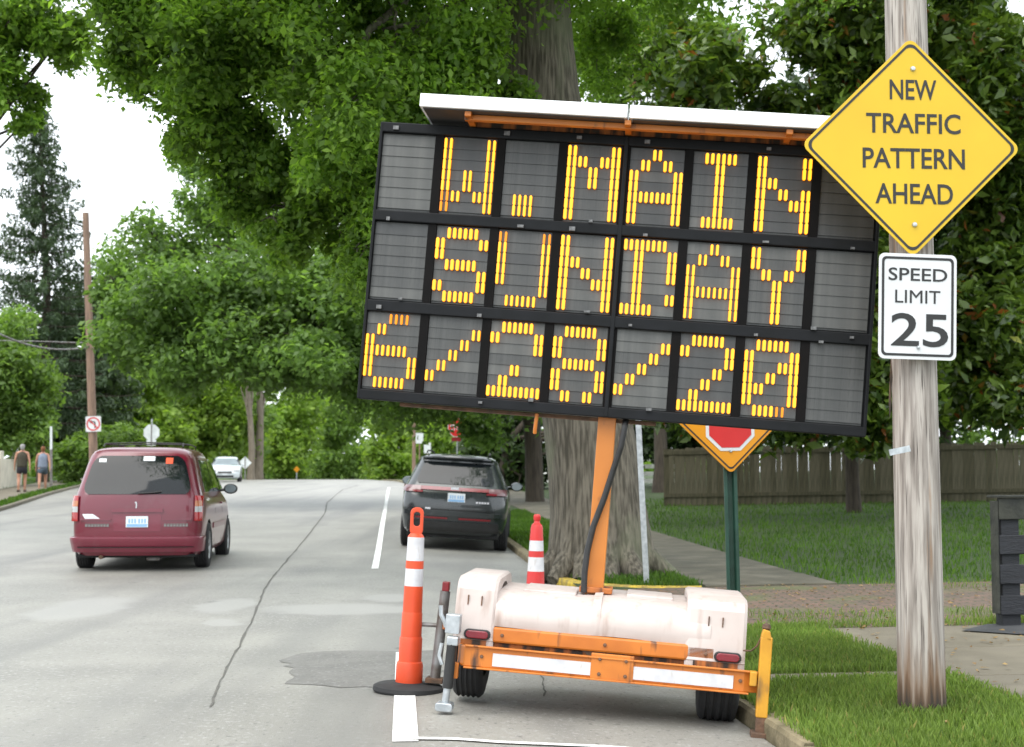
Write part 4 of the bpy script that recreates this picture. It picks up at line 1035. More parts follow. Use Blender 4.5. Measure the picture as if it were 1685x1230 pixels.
for sg in (-1, 1):
    V.side_patch('quarter_window', M_glass, van, lambda z: (.62 + (z - 1.1) * .42, 1.72), 1.10, 1.56, sg, .007)
    V.side_patch('slider_window', M_glass, van, lambda z: (1.79, 2.72 - max(0, z - 1.45) * .6), 1.10, 1.56, sg, .007)
    V.side_patch('door_window', M_glass, van, lambda z: (2.80 - max(0, z - 1.45) * .5, 3.55 - (z - 1.10) * 1.75), 1.10, 1.56, sg, .007)
    V.side_patch('door_moulding', M_maroon_l, van, lambda z: (1.45, 3.3), .56, .64, sg, .014, 3)
    V.side_patch('door_gap', M_under, van, lambda z: (1.745, 1.757), .34, 1.09, sg, .002, 4, 3)
    V.side_patch('door_gap', M_under, van, lambda z: (2.755, 2.767), .34, 1.09, sg, .002, 4, 3)
    h = MB().box(-.012, .012, -.08, .08, -.015, .015).build('door_handle', M_maroon_l, van, bevel=.006); h.location = (sg * .925, 2.6, .92)
    mr = MB().lathe([(0, -.03), (.08, -.03), (.098, 0), (.088, .06), (.05, .10), (0, .11)], 16, 'y').build('mirror', M_black, van, smooth=True); mr.location = (sg * 1.02, 3.05, 1.13); mr.scale = (1.15, 1, .85)
    MB().lathe([(0, -.034), (.075, -.034), (.078, -.029)], 16, 'y').build('mirror_glass', M_glass_l, mr)
    MB().tube([(-sg * .18, .03, -.03), (0, .03, -.01)], .025, 8).build('mirror_arm', M_black, mr)
    rk = MB().tube([(sg * .56, .62, 1.745), (sg * .555, .68, 1.79), (sg * .55, 1.6, 1.80), (sg * .54, 2.3, 1.785), (sg * .54, 2.36, 1.73)], .011, 8).build('roof_rail', M_black, van, smooth=True)
MB().tube([(-.56, .80, 1.80), (0, .80, 1.815), (.56, .80, 1.80)], .009, 8).build('roof_crossbar', M_black, van, smooth=True)
MB().tube([(-.55, 1.8, 1.80), (0, 1.8, 1.815), (.55, 1.8, 1.80)], .009, 8).build('roof_crossbar', M_black, van, smooth=True)
V.front_patch('windscreen', M_glass, van, soft(-.72, -.6, .72, .6, 1.1, 1.6, .05), 1.1, 1.6, .007)
for (wx, wy) in VW: wheel(van, (wx, wy, .33), .33, .205, .205, 7, side=1 if wx > 0 else -1)

# ---- dark parked SUV
sx = W(742, 850, 25.6).x
suv = empty('parked_suv', (sx, 25.6, float(Zroad(sx, 25.6)) + .0), (0, rad(3.4), rad(-.6)))
tag(suv, 'charcoal black SUV parked at the kerb with a full width tail lamp', 'suv')
S = Car([(.28, .86, .14, 4.60), (.36, .91, .06, 4.70), (.55, .945, .02, 4.74), (.75, .955, .0, 4.68), (.95, .945, .03, 4.45), (1.05, .93, .08, 3.75), (1.12, .905, .14, 3.42),
         (1.3, .83, .30, 2.95), (1.45, .765, .42, 2.6), (1.56, .715, .50, 2.35), (1.62, .67, .42, 2.2), (1.66, .60, .46, 2.0), (1.69, .46, .70, 1.75), (1.70, .28, 1.0, 1.6)], .26, .55, .09)
SW = [(-.84, .98), (.84, .98), (-.84, 3.82), (.84, 3.82)]
S.body(M_charc, suv, SW, .415, [.28, .32, .36, .45, .55, .65, .75, .85, .95, 1.0, 1.05, 1.12, 1.2, 1.3, 1.38, 1.45, 1.5, 1.56, 1.59, 1.62, 1.64, 1.66, 1.68, 1.69, 1.70])
S.rear_patch('rear_window', M_glass, suv, soft(-.70, -.60, .70, .60, 1.155, 1.52, .05), 1.155, 1.52, .008, 12, 22)
S.rear_patch('spoiler', M_charc, suv, soft(-.64, -.60, .64, .60, 1.545, 1.63, .02), 1.545, 1.63, .045, 5, 16)
lb = S.rear_patch('light_bar', M_lens, suv, lambda z: (-.62, .62), 1.045, 1.105, .016, 4, 20)
MB().box(-.07, .07, -.012, .01, -.03, .03).build('emblem', M_chrome, lb).location = (.0, S.rear_y(0, 1.075) - .014, 1.075)
for sg in (-1, 1):
    lo = lambda a, c: (lambda z: (a, c) if sg > 0 else (-c, -a))
    hs = S.rear_patch('tail_lamp', M_smoke, suv, lo(.60, .918), 1.0, 1.11, .02, 7, 14)
    S.rear_patch('inner_lens', M_lens, hs, lo(.56, .74), .995, 1.03, .024, 3, 8)
    S.rear_patch('reflector', M_redrefl, suv, lo(.10, .66), .545, .575, .02, 3, 10)
    S.side_patch('side_window', M_glass, suv, lambda z: (1.05 + (z - 1.12) * .6, 2.1), 1.14, 1.5, sg, .007)
    S.side_patch('door_window', M_glass, suv, lambda z: (2.16, 3.25 - (z - 1.14) * 1.9), 1.14, 1.5, sg, .007)
    mr = MB().lathe([(0, -.03), (.08, -.03), (.10, 0), (.09, .06), (.05, .11), (0, .12)], 16, 'y').build('mirror', M_charc, suv, smooth=True); mr.location = (sg * 1.06, 3.0, 1.16); mr.scale = (1.2, 1, .9)
    MB().lathe([(0, -.034), (.078, -.034), (.08, -.029)], 16, 'y').build('mirror_glass', M_glass_l, mr)
    MB().tube([(-sg * .17, .03, -.03), (0, .03, -.01)], .025, 8).build('mirror_arm', M_charc, mr)
    S.rear_patch('exhaust_trim', M_black, suv, lo(.50, .72), .34, .42, .03, 4, 8)
    MB().tube([(sg * .56, .62, 1.70), (sg * .555, .7, 1.735), (sg * .55, 1.6, 1.745), (sg * .53, 2.0, 1.73), (sg * .53, 2.1, 1.69)], .014, 8).build('roof_rail', M_black, suv, smooth=True)
S.rear_patch('lower_bumper', M_black, suv, lambda z: (-.80, .80), .33, .50, .03, 5, 22)
S.rear_patch('bumper_step', M_charc, suv, lambda z: (-.86, .86), .60, .68, .03, 5, 24)
S.rear_patch('hatch_gap', M_under, suv, lambda z: (-.74, .74), .70, .712, .004, 2, 18)
plate(suv, .04, S.rear_y(.04, .92) - .012, .925, .05)
for x, z, w_ in ((.50, .86, .24), (-.45, .72, .07)):
    for k in range(5): l = MB().box(-.018, .018, -.004, .004, -.016, .016).build('badge_letter', M_chrome, suv); xx = x + (k - 2) * w_ / 5; l.location = (xx, S.rear_y(xx, z) - .004, z)
MB().box(-.80, .80, .2, 4.4, .22, .30).build('underbody', M_under, suv, bevel=.02)
S.front_patch('windscreen', M_glass, suv, soft(-.74, -.6, .74, .6, 1.14, 1.52, .05), 1.14, 1.52, .007)
for (wx, wy) in SW: wheel(suv, (wx, wy, .37), .37, .235, .24, 5, side=1 if wx > 0 else -1)

# ---- oncoming pale car near the crest
op = at_ground(350, 84)
oc = empty('oncoming_car', op, (0, 0, rad(180 + 9)))
oc.location += Vector((0, 4.3, 0))
tag(oc, 'pale silver car coming over the crest behind the minivan', 'car')
C = Car([(.20, .80, .12, 4.15), (.28, .86, .06, 4.28), (.50, .89, .03, 4.33), (.70, .895, .03, 4.22), (.85, .885, .05, 3.95), (.95, .865, .08, 3.35), (1.02, .84, .12, 3.05),
         (1.25, .73, .45, 2.55), (1.40, .65, .72, 2.2), (1.46, .58, .85, 2.05), (1.49, .46, 1.05, 1.85), (1.50, .28, 1.25, 1.7)], .25, .5, .07)
CW = [(-.78, .85), (.78, .85), (-.78, 3.45), (.78, 3.45)]
C.body(M_silver, oc, CW, .36, [.20, .24, .28, .4, .5, .6, .7, .78, .85, .9, .95, 1.02, 1.1, 1.18, 1.25, 1.32, 1.40, 1.43, 1.46, 1.475, 1.49, 1.50])
C.front_patch('windscreen', M_glass_l, oc, soft(-.74, -.6, .74, .6, .99, 1.40, .05), .99, 1.40, .008)
C.front_patch('grille', M_black, oc, lambda z: (-.4, .4), .50, .62, .01)
C.front_patch('lower_grille', M_black, oc, lambda z: (-.5, .5), .28, .38, .01)
for sg in (-1, 1):
    C.front_patch('headlamp', M_clear, oc, lambda z, sg=sg: (.48, .82) if sg > 0 else (-.82, -.48), .60, .73, .012)
    C.side_patch('side_window', M_glass, oc, lambda z: (.9 + (z - 1.0) * 1.2, 2.9 - (z - 1.0) * 2.0), 1.02, 1.38, sg, .007)
    mr = MB().lathe([(0, -.03), (.08, -.03), (.09, 0), (.08, .06), (0, .10)], 12, 'y').build('mirror', M_silver, oc, smooth=True); mr.location = (sg * .99, 2.75, 1.02); mr.scale = (1.1, 1, .8)
MB().box(-.14, .14, -.004, .004, -.06, .06).build('number_plate', M_plate, oc).location = (0, C.front_y(0, .45) + .01, .45)
for (wx, wy) in CW: wheel(oc, (wx, wy, .31), .31, .19, .19, 5, side=1 if wx > 0 else -1)

# ================================================================== trees
def crown_mesh(name, clumps, per, size, m, parent, aspect=.55, flat=.7, droop=0.):
    """clumps: (n,4) centre + radius; per leaves each; each leaf a folded diamond"""
    c = np.repeat(np.asarray(clumps), per, axis=0); n = len(c)
    d = RNG.normal(size=(n, 3)); d /= np.linalg.norm(d, axis=1, keepdims=True)
    r = RNG.random(n) ** .45
    p = c[:, :3] + d * (r * c[:, 3])[:, None] * np.array([1, 1, flat])
    p[:, 2] -= droop * RNG.random(n) * c[:, 3]
    nm = RNG.normal(size=(n, 3)) * .75 + d * .5 + np.array([0, 0, .75]); nm /= np.linalg.norm(nm, axis=1, keepdims=True)
    a = RNG.normal(size=(n, 3)) + np.array([0, 0, -.5 * droop]); a -= nm * (a * nm).sum(1, keepdims=True); a /= np.linalg.norm(a, axis=1, keepdims=True)
    b = np.cross(nm, a)
    s = (size * np.clip(RNG.lognormal(0, .3, n), .5, 1.7))[:, None]
    V = np.empty((n, 4, 3))
    V[:, 0] = p - a * s * .5; V[:, 2] = p + a * s * .5 - nm * s * .12
    V[:, 1] = p + b * s * aspect * .5 + nm * s * .06; V[:, 3] = p - b * s * aspect * .5 + nm * s * .06
    return quick_mesh(name, V.reshape(-1, 3), np.arange(4 * n).reshape(n, 4), m, parent)
def blob(px, py, d, rx, ry, rd, n, cr):
    """n leaf clumps spread through an ellipsoid seen at pixel (px,py), at distance d"""
    c = np.array(W(px, py, d)); k = d / FPX
    R_ = np.array([rx * k, rd, ry * k])
    q = RNG.normal(size=(n, 3)); q /= np.linalg.norm(q, axis=1, keepdims=True)
    q *= (RNG.random(n) ** .42)[:, None]
    return np.concatenate([c + q * R_, (cr * RNG.uniform(.6, 1.3, n))[:, None]], 1)
def wblob(c, r, n, cr):
    q = RNG.normal(size=(n, 3)); q /= np.linalg.norm(q, axis=1, keepdims=True); q *= (RNG.random(n) ** .42)[:, None]
    return np.concatenate([np.array(c) + q * np.array(r), (cr * RNG.uniform(.6, 1.3, n))[:, None]], 1)
def tree(name, label, base, pts, limbs, clumps, per, size, leaf, bark, group=None, cat='tree', nside=14, twig=0., **kw):
    """pts: [(world point, radius)] of the trunk; limbs: lists of the same"""
    t = empty(name, base)
    off_ = Vector(base)
    tb = MB()
    tb.tube([p - off_ for p, r in pts], [r for p, r in pts], nside)
    for L in limbs: tb.tube([Vector(p) - off_ for p, r in L], [r for p, r in L], 7)
    if twig:
        for c in clumps:
            m0 = Vector(c[:, :3].mean(0))
            for q in c:
                e_ = Vector(q[:3]); tb.tube([p - off_ for p, r in limb(m0, e_, twig, twig * .3, .1, 3, .12)], [twig, twig * .7, twig * .45, twig * .25], 4, cap=False)
    tk = tb.build('trunk', bark, t, smooth=True, angle=60, fix=False)
    cl = np.concatenate(clumps); cl = cl.copy(); cl[:, :3] -= np.array(off_)
    crown_mesh('crown', cl, per, size, leaf, t, **kw)
    tag(t, label, cat, group)
    return t
def limb(a, b_, r0, r1, sag=.3, n=5, jit=.25):
    a, b_ = Vector(a), Vector(b_); out = []
    for i in range(n + 1):
        k = i / n; p = a.lerp(b_, k); p.z += math.sin(k * math.pi) * sag
        if 0 < i < n: p += Vector((random.uniform(-jit, jit), random.uniform(-jit, jit), random.uniform(-jit, jit) * .6))
        out.append((p, r0 + (r1 - r0) * k))
    return out

# -- big maple behind the board
D1 = 20.0
mb_ = at_ground(987, D1)
def TP(px, py, r, dd=0.): return (W(px, py, D1 + dd), r)
mp = [(Vector((mb_.x, mb_.y, mb_.z - .2)), .84), (Vector((mb_.x, mb_.y, mb_.z + .05)), .735), TP(987, 890, .70), TP(984, 840, .655), TP(976, 760, .63), TP(966, 690, .61), TP(945, 560, .58), TP(925, 400, .56), TP(905, 250, .545), TP(890, 160, .54), TP(882, 80, .53), TP(872, -10, .55), TP(850, -120, .5), TP(820, -300, .42), TP(800, -600, .25)]
mcl = [
    blob(225, 30, 18, 65, 55, 1.4, 30, .36), blob(330, 55, 18, 100, 80, 1.8, 60, .38), blob(450, 55, 18.5, 80, 85, 1.8, 44, .38), blob(330, 150, 18, 85, 40, 1.1, 24, .32), blob(215, 100, 18, 36, 40, .8, 10, .28), blob(375, 195, 18.5, 40, 26, .7, 6, .24),
    blob(520, 110, 17.5, 80, 100, 1.8, 36, .33), blob(600, 180, 17, 80, 100, 1.6, 58, .38), blob(540, 280, 17.5, 65, 80, 1.2, 18, .28), blob(640, 300, 17.5, 55, 110, 1.2, 50, .36), blob(595, 410, 17.5, 36, 55, .8, 12, .3), blob(430, 250, 19, 90, 70, 1.2, 22, .18), blob(480, 330, 19, 80, 80, 1.2, 20, .18), blob(550, 350, 18.5, 60, 80, 1., 16, .2), blob(350, 210, 18.5, 75, 45, .9, 24, .25), blob(425, 270, 18.8, 65, 60, .9, 24, .25), blob(300, 225, 18.8, 36, 26, .6, 7, .2), blob(480, 380, 18.6, 60, 50, .8, 16, .22), blob(390, 325, 18.8, 36, 36, .6, 8, .18),
    blob(700, 150, 18, 80, 70, 1.5, 60, .42), blob(770, 70, 18, 55, 75, 1.4, 40, .4), blob(770, 200, 17.6, 75, 40, 1.0, 30, .36), blob(620, 40, 19, 50, 50, 1.2, 16, .4), blob(855, 160, 18.3, 40, 22, .5, 8, .25), blob(720, 20, 19.5, 50, 20, 1., 6, .3),
    blob(470, -180, 17.5, 520, 150, 4.5, 260, .65), blob(850, -250, 18.5, 500, 200, 5, 260, .7), blob(1150, -260, 20, 400, 180, 5, 160, .7),
    blob(990, 60, 23, 60, 90, 1.2, 30, .4),
    wblob((5, 23, 12.5), (7, 6, 1.3), 190, .9), wblob((10, 31, 15.5), (7, 7, 1.2), 170, 1.0)]  # flat leaf layers added above the view to shade lawn and far sidewalk
mlimbs = [limb(TP(860, -30, 1)[0], W(640, 75, 18.5), .16, .05, .3), limb(W(800, 55, 19.4), W(735, 80, 18.4), .10, .05, .1), limb(W(735, 80, 18.4), W(640, 60, 18.), .05, .02, .1), limb(TP(870, -60, 1)[0], W(330, 60, 18), .18, .04, .8, 7), limb(TP(850, -120, 1)[0], W(560, 160, 17.5), .14, .03, .6, 6),
          limb(W(520, 10, 17.6), W(510, 150, 17.4), .05, .02, 0, 4, .1), limb(W(640, 0, 18), W(655, 70, 18), .03, .012, 0, 4, .06), limb(TP(872, 0, 1)[0], W(1150, -260, 20), .2, .06, .5), limb(TP(850, -150, 1)[0], W(470, -180, 17.5), .2, .05, .5)]
# buttress roots
for a, L in ((200, .98), (250, .9), (300, .95), (345, 1.02), (20, 1.0), (150, .9), (275, .86), (225, .92)):
    ca, sa = math.cos(rad(a)), math.sin(rad(a))
    mlimbs.append([(Vector((mb_.x + ca * .35, mb_.y + sa * .35, mb_.z + .85)), .30), (Vector((mb_.x + ca * .58, mb_.y + sa * .58, mb_.z + .25)), .20), (Vector((mb_.x + ca * L, mb_.y + sa * L, mb_.z - .06)), .12)])
tree('maple_tree', 'massive maple with thick grey trunk rising behind the message board', mb_, mp, mlimbs, mcl, 165, .092, L_maple, M_bark, nside=40, twig=.02, droop=.9, flat=.75)

# -- street tree with slim dark trunk, crown reaching left over the road
D2 = 46.0
b2 = at_ground(881, D2)
t2 = [(b2 - Vector((0, 0, .2)), .36), (W(880, 820, D2), .30), (W(878, 740, D2), .27), (W(870, 640, D2), .26), (W(850, 480, D2), .25), (W(800, 300, D2), .2), (W(740, 120, D2), .1)]
c2 = [blob(265, 410, 44, 60, 70, 3, 32, .75), blob(370, 350, 45, 75, 70, 3, 30, .6), blob(460, 340, 46, 70, 60, 3, 12, .45), blob(540, 410, 46, 60, 70, 3, 16, .5), blob(330, 480, 43, 110, 75, 3.4, 80, .85), blob(460, 465, 44, 115, 85, 3.5, 80, .85), blob(430, 560, 42, 110, 62, 3, 90, .8), blob(560, 520, 43, 90, 110, 3, 110, .9), blob(520, 590, 41, 70, 40, 2, 36, .7), blob(240, 545, 43, 80, 60, 2.5, 46, .8), blob(300, 610, 42, 60, 35, 2, 22, .7), blob(190, 450, 44, 34, 40, 2, 10, .6), blob(330, 275, 45, 30, 36, 1.5, 6, .55),
      blob(680, 600, 44, 120, 90, 3, 80, .9), blob(820, 620, 45, 90, 60, 3, 50, .9), blob(800, 712, 46, 18, 16, 1.2, 5, .5), blob(772, 698, 46, 10, 12, .5, 6, .28), blob(740, 430, 46, 190, 150, 5, 110, 1.)]
l2 = [limb(W(850, 480, D2), W(560, 480, 44), .16, .05, 1.0, 6), limb(W(860, 560, D2), W(430, 540, 43), .15, .04, 1.2, 7), limb(W(830, 400, D2), W(380, 380, 45), .15, .04, 1., 7), limb(W(560, 470, 44), W(260, 420, 44), .07, .02, .6, 6)]
tree('street_tree', 'broad leafy street tree whose crown hangs over the middle of the road', b2, t2, l2, c2, 120, .19, L_street, M_bark2, twig=.045, droop=.5, flat=.7)

# -- glossy magnolia at the right
D3 = 36.0
b3 = at_ground(1405, D3)
t3 = [(b3 - Vector((0, 0, .2)), .22), (W(1403, 800, D3), .17), (W(1400, 720, D3), .16), (W(1395, 560, D3), .15), (W(1400, 300, D3), .12), (W(1400, 0, D3), .08)]
c3 = []
for (x, y, rx, ry, n) in [(1120, 120, 80, 120, 30), (1240, 110, 90, 90, 9), (1400, 60, 110, 90, 60), (1290, 230, 90, 70, 40), (1420, 200, 90, 90, 60), (1560, 60, 110, 90, 60), (1640, 130, 80, 110, 60), (1580, 260, 120, 90, 80), (1660, 300, 60, 100, 50), (1640, 430, 80, 80, 60), (1600, 540, 90, 80, 60), (1670, 560, 50, 80, 36), (1640, 660, 70, 50, 30), (1470, 620, 60, 90, 36), (1440, 700, 60, 40, 20), (1450, 480, 60, 90, 36), (1130, 260, 90, 80, 40), (1350, 400, 140, 120, 80), (1150, 450, 150, 150, 80), (1300, 600, 150, 100, 70), (1130, 640, 120, 60, 40), (1250, 690, 90, 30, 26)]:
    c3.append(blob(x, y, 33 + random.uniform(-1.5, 2.5), rx, ry, 1.6, int(n * 1.2), .55))
c3 += [blob(1350, -200, 35, 420, 200, 4, 200, .9)]
l3 = [limb(W(1395, 560 - 90 * i, D3), W(x, y, 34), .08, .025, .4, 5) for i, (x, y) in enumerate([(1250, 520), (1560, 430), (1280, 250), (1560, 120), (1300, 60)])]
tree('magnolia_tree', 'dark glossy broadleaf tree filling the right behind the warning signs', b3, t3, l3, c3, 75, .27, L_magnolia, M_bark2, aspect=.42, flat=.9)
# -- yard trees behind it, further back
def simple_tree(name, label, px, d, blobs, per, size, leaf, bark, r=.2, group=None, ztop=None, base_d=None, **kw):
    base = at_ground(px, d); cl = [blob(*q) for q in blobs]
    top = max(c[:, 2].max() for c in cl); cen = np.concatenate(cl)[:, :3].mean(0)
    hgt = top - base.z
    pts = [(base - Vector((0, 0, .3)), r * 1.3)] + [(Vector((base.x + (cen[0] - base.x) * k * k + random.uniform(-.1, .1), base.y + (cen[1] - base.y) * k * k, base.z + hgt * k)), r * (1 - .8 * k)) for k in (.05, .2, .4, .6, .85)]
    lm = []
    for c in cl:
        for _ in range(3):
            q = c[random.randrange(len(c))][:3]; k = random.randint(2, 4); lm.append(limb(pts[k][0], Vector(q), r * .3, r * .06, .2, 4, .2))
    return tree(name, label, base, pts, lm, cl, per, size, leaf, bark, group, nside=10, **kw)
simple_tree('yard_tree', 'mid green tree whose top shows between the trunk and the magnolia', 1085, 52, [(1010, 80, 52, 70, 110, 2.5, 50, .9), (1110, 60, 52, 100, 100, 3, 60, .9), (1180, 230, 52, 90, 60, 3, 34, .8), (1050, 240, 52, 90, 90, 2.5, 50, .9), (1100, 420, 53, 160, 160, 3, 110, 1.), (1300, 30, 53, 40, 40, 3, 8, .7)], 90, .24, L_mid, M_bark2, .25)
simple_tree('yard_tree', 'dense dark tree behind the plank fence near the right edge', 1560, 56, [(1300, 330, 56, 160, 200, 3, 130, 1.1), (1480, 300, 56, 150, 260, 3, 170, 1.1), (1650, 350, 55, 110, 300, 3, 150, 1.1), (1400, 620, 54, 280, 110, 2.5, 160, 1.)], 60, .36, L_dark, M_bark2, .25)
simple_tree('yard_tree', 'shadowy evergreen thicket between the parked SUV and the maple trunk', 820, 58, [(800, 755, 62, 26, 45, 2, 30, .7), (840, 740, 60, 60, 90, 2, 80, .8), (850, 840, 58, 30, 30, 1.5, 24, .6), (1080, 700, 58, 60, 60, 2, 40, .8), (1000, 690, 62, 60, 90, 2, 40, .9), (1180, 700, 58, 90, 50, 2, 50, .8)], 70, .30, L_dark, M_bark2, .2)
# -- overhanging branch of a nearer tree, top left
simple_tree('overhanging_tree', 'tree outside the left edge whose branch hangs into the top corner', -330, 30, [(40, 30, 27, 55, 40, 1.2, 22, .4), (100, 50, 27, 36, 36, 1., 18, .36), (10, 120, 27, 26, 70, .8, 14, .34), (45, 150, 27.4, 22, 30, .6, 5, .28), (45, 195, 27.5, 25, 16, .5, 5, .25), (-150, 0, 28, 160, 260, 3, 120, .6), (-300, -200, 29, 300, 200, 3, 120, .7), (60, -90, 27, 120, 60, 2, 50, .5)], 110, .14, L_maple, M_bark2, .3, droop=.6)

# -- spruce
def spruce(px, d, top_py, label):
    base = at_ground(px, d); top = W(px - 8, top_py, d); h = top.z - base.z
    t = empty('spruce_tree', base)
    br = MB().tube([(0, 0, -.3), (.0, 0, h * .5), (top.x - base.x, 0, h)], [.34, .2, .03], 10); cl = []
    z = h * .16; ang = 0
    while z < h * .985:
        k = 1 - z / h; L0 = .45 + 4.6 * k ** .75
        nb = 7 if k > .1 else 5
        for i in range(nb):
            ang += 2.399; L = L0 * random.uniform(.62, 1.15); a = ang + random.uniform(-.2, .2)
            x0 = (top.x - base.x) * (z / h) ** 2
            pts = []
            for q in np.linspace(0, 1, 6):
                rr = L * q; zz = z - .30 * L * q + .22 * L * q * q
                pts.append((x0 + math.cos(a) * rr, math.sin(a) * rr, zz))
            br.tube(pts, [.035 * k + .012, .03 * k + .01, .025 * k + .008, .02 * k + .006, .015, .008], 5)
            for q in np.arange(.22, 1.02, .30 / max(L, .6)):
                q = min(q, .999); p = Vector(pts[int(q * 5)]).lerp(Vector(pts[min(5, int(q * 5) + 1)]), q * 5 % 1)
                cl.append((p.x, p.y, p.z - .12, .20 + .14 * (1 - q) * min(1, L)))
        z += .62 + .25 * k
    br.build('trunk', M_bark2, t, smooth=True, fix=False)
    crown_mesh('crown', np.array(cl), 24, .27, L_spruce, t, aspect=.28, flat=.55, droop=2.0)
    tag(t, label, 'tree')
spruce(70, 74, 150, 'tall dark spruce with layered branches at the left')
# -- left side greenery
simple_tree('garden_tree', 'rounded fresh green tree over the pale wall at the left edge', 0, 64, [(0, 590, 63, 60, 90, 2.5, 60, .8), (45, 640, 63, 48, 75, 2.2, 60, .75), (10, 700, 63, 60, 50, 2.2, 40, .7), (-80, 620, 63, 90, 130, 3, 70, .9), (58, 700, 62.5, 26, 40, 1.4, 16, .5)], 80, .24, L_mid, M_bark2, .16)
simple_tree('evergreen_tree', 'dense dark evergreen behind the brown utility pole', 125, 78, [(110, 560, 78, 70, 110, 2.5, 90, .9), (160, 640, 78, 60, 110, 2.5, 90, .9), (100, 690, 78, 70, 90, 2.5, 80, .9), (190, 540, 79, 50, 80, 2.5, 50, .9)], 70, .34, L_dark, M_bark2, .25)
simple_tree('hedge_bush', 'low green bush at the foot of the brown utility pole', 150, 72, [(140, 745, 71, 50, 36, 1.4, 46, .55), (190, 735, 72, 50, 40, 1.6, 46, .55), (110, 765, 71, 26, 26, 1.2, 20, .5)], 70, .22, L_mid, M_bark2, .06, cat='bush')
bt_ = [(235, 98, [(230, 640, 97, 60, 90, 3, 60, 1.), (260, 720, 96, 50, 50, 2.5, 40, .9), (200, 690, 96, 40, 60, 2.5, 36, .9)], L_bright, 'bright green tree rising behind the octagonal sign back'),
       (330, 104, [(330, 660, 103, 70, 70, 3, 70, 1.1), (300, 720, 102, 50, 50, 2.5, 40, 1.), (370, 710, 102, 50, 60, 2.5, 50, 1.)], L_bright, 'yellowish green tree right of the octagonal sign back'),
       (395, 116, [(400, 700, 114, 50, 70, 3, 60, 1.1), (380, 630, 115, 40, 60, 3, 40, 1.1)], L_mid, 'mid green tree behind the pale trunks at the crest'),
       (480, 128, [(480, 660, 127, 50, 90, 3.5, 70, 1.2), (470, 745, 126, 50, 50, 3, 60, 1.1)], L_bright, 'light green tree right of the pale trunks at the crest'),
       (560, 142, [(560, 690, 140, 55, 80, 4, 80, 1.3), (550, 760, 138, 60, 40, 3, 50, 1.2), (590, 620, 142, 45, 60, 4, 50, 1.3)], L_mid, 'hazy green tree at the road vanishing point'),
       (650, 120, [(650, 690, 118, 45, 70, 3, 70, 1.1), (640, 760, 116, 40, 40, 2.5, 40, 1.), (690, 700, 118, 36, 50, 3, 46, 1.)], L_bright, 'lime green tree left of the distant stop sign'),
       (715, 105, [(715, 720, 104, 40, 50, 3, 50, 1.), (735, 690, 105, 36, 40, 3, 30, 1.)], L_bright, 'lime green tree behind the distant stop sign')]
for px, d, bl, lf, lab in bt_: simple_tree('roadside_tree', lab, px, d, bl, 70, .42, lf, M_bark3, .2, 'bright trees beyond the crest')
# pale double trunk at the crest
for px, lean, lab in ((413, -6, 'pale bare trunk at the crest, left one of the pair'), (424, 4, 'pale bare trunk at the crest, right one of the pair')):
    d = 100 + (px - 413) * .2; base = at_ground(px, d)
    simple_tree('ash_tree', lab, px, d, [(px + lean * 2, 560, d, 34, 40, 2, 26, .9), (px + lean, 610, d, 18, 30, 1.5, 8, .7)], 60, .34, L_street, M_bark3, .36 if px > 415 else .28, 'pale trunks at the crest')
# far wood closing the view
wood = [blob(x, random.uniform(640, 720), random.uniform(178, 205), 70, 110, 6, 26, 2.6) for x in range(-500, 2300, 60)]
wood += [blob(x, random.uniform(765, 790), random.uniform(165, 185), 60, 30, 4, 16, 1.9) for x in range(60, 1200, 45)]
wd = crown_mesh('distant_wood', np.concatenate(wood), 40, 1.0, L_mid, None); tag(wd, 'distant green wood closing the view beyond the crest', 'wood', kind='stuff')

# ================================================================== fences and walls
def plank_fence(name, label, A, B, h, bw, mats, gap=.002, rails=True):
    A, B = Vector(A), Vector(B); d = (B - A); L = math.hypot(d.x, d.y); ang = math.atan2(d.y, d.x)
    f = empty(name, A, (0, 0, ang)); tag(f, label, 'fence')
    mes = []
    for k in range(4):
        w2 = bw / 2 - gap / 2; top = h * (1 + .01 * (k - 1.5))
        me = MB().prism([(-w2, -.1), (w2, -.1), (w2, top - .02), (w2 * .6, top), (-w2 * .6, top), (-w2, top - .02)], -.012, .012).mesh('board'); me.materials.append(mats[k % 2]); mes.append(me)
    n = int(L / bw)
    for i in range(n):
        x = (i + .5) * bw; p = A.lerp(B, x / L); z = Z(p.x, p.y) - A.z
        o = link('board', random.choice(mes), f); o.location = (x, random.uniform(-.006, .006), z + random.uniform(-.015, .015)); o.rotation_euler = (random.uniform(-.01, .01), random.uniform(-.008, .008), 0)
    for q in (.3, h - .12):
        MB().grid([[(x, yy, Z(*(A.lerp(B, x / L)).xy) - A.z + q + zz) for yy, zz in ((-.05, -.05), (-.05, .05), (-.013, .05), (-.013, -.05), (-.05, -.05))] for x in np.linspace(0, L, 10)]).build('rail', mats[0], f)
    return f
FA, FB = at_ground(1092, 41.5), at_ground(1800, 40.0)
plank_fence('plank_fence', 'weathered wooden plank fence across the back of the lawn', FA, FB, 1.62, .15, (M_fence, M_fence2))
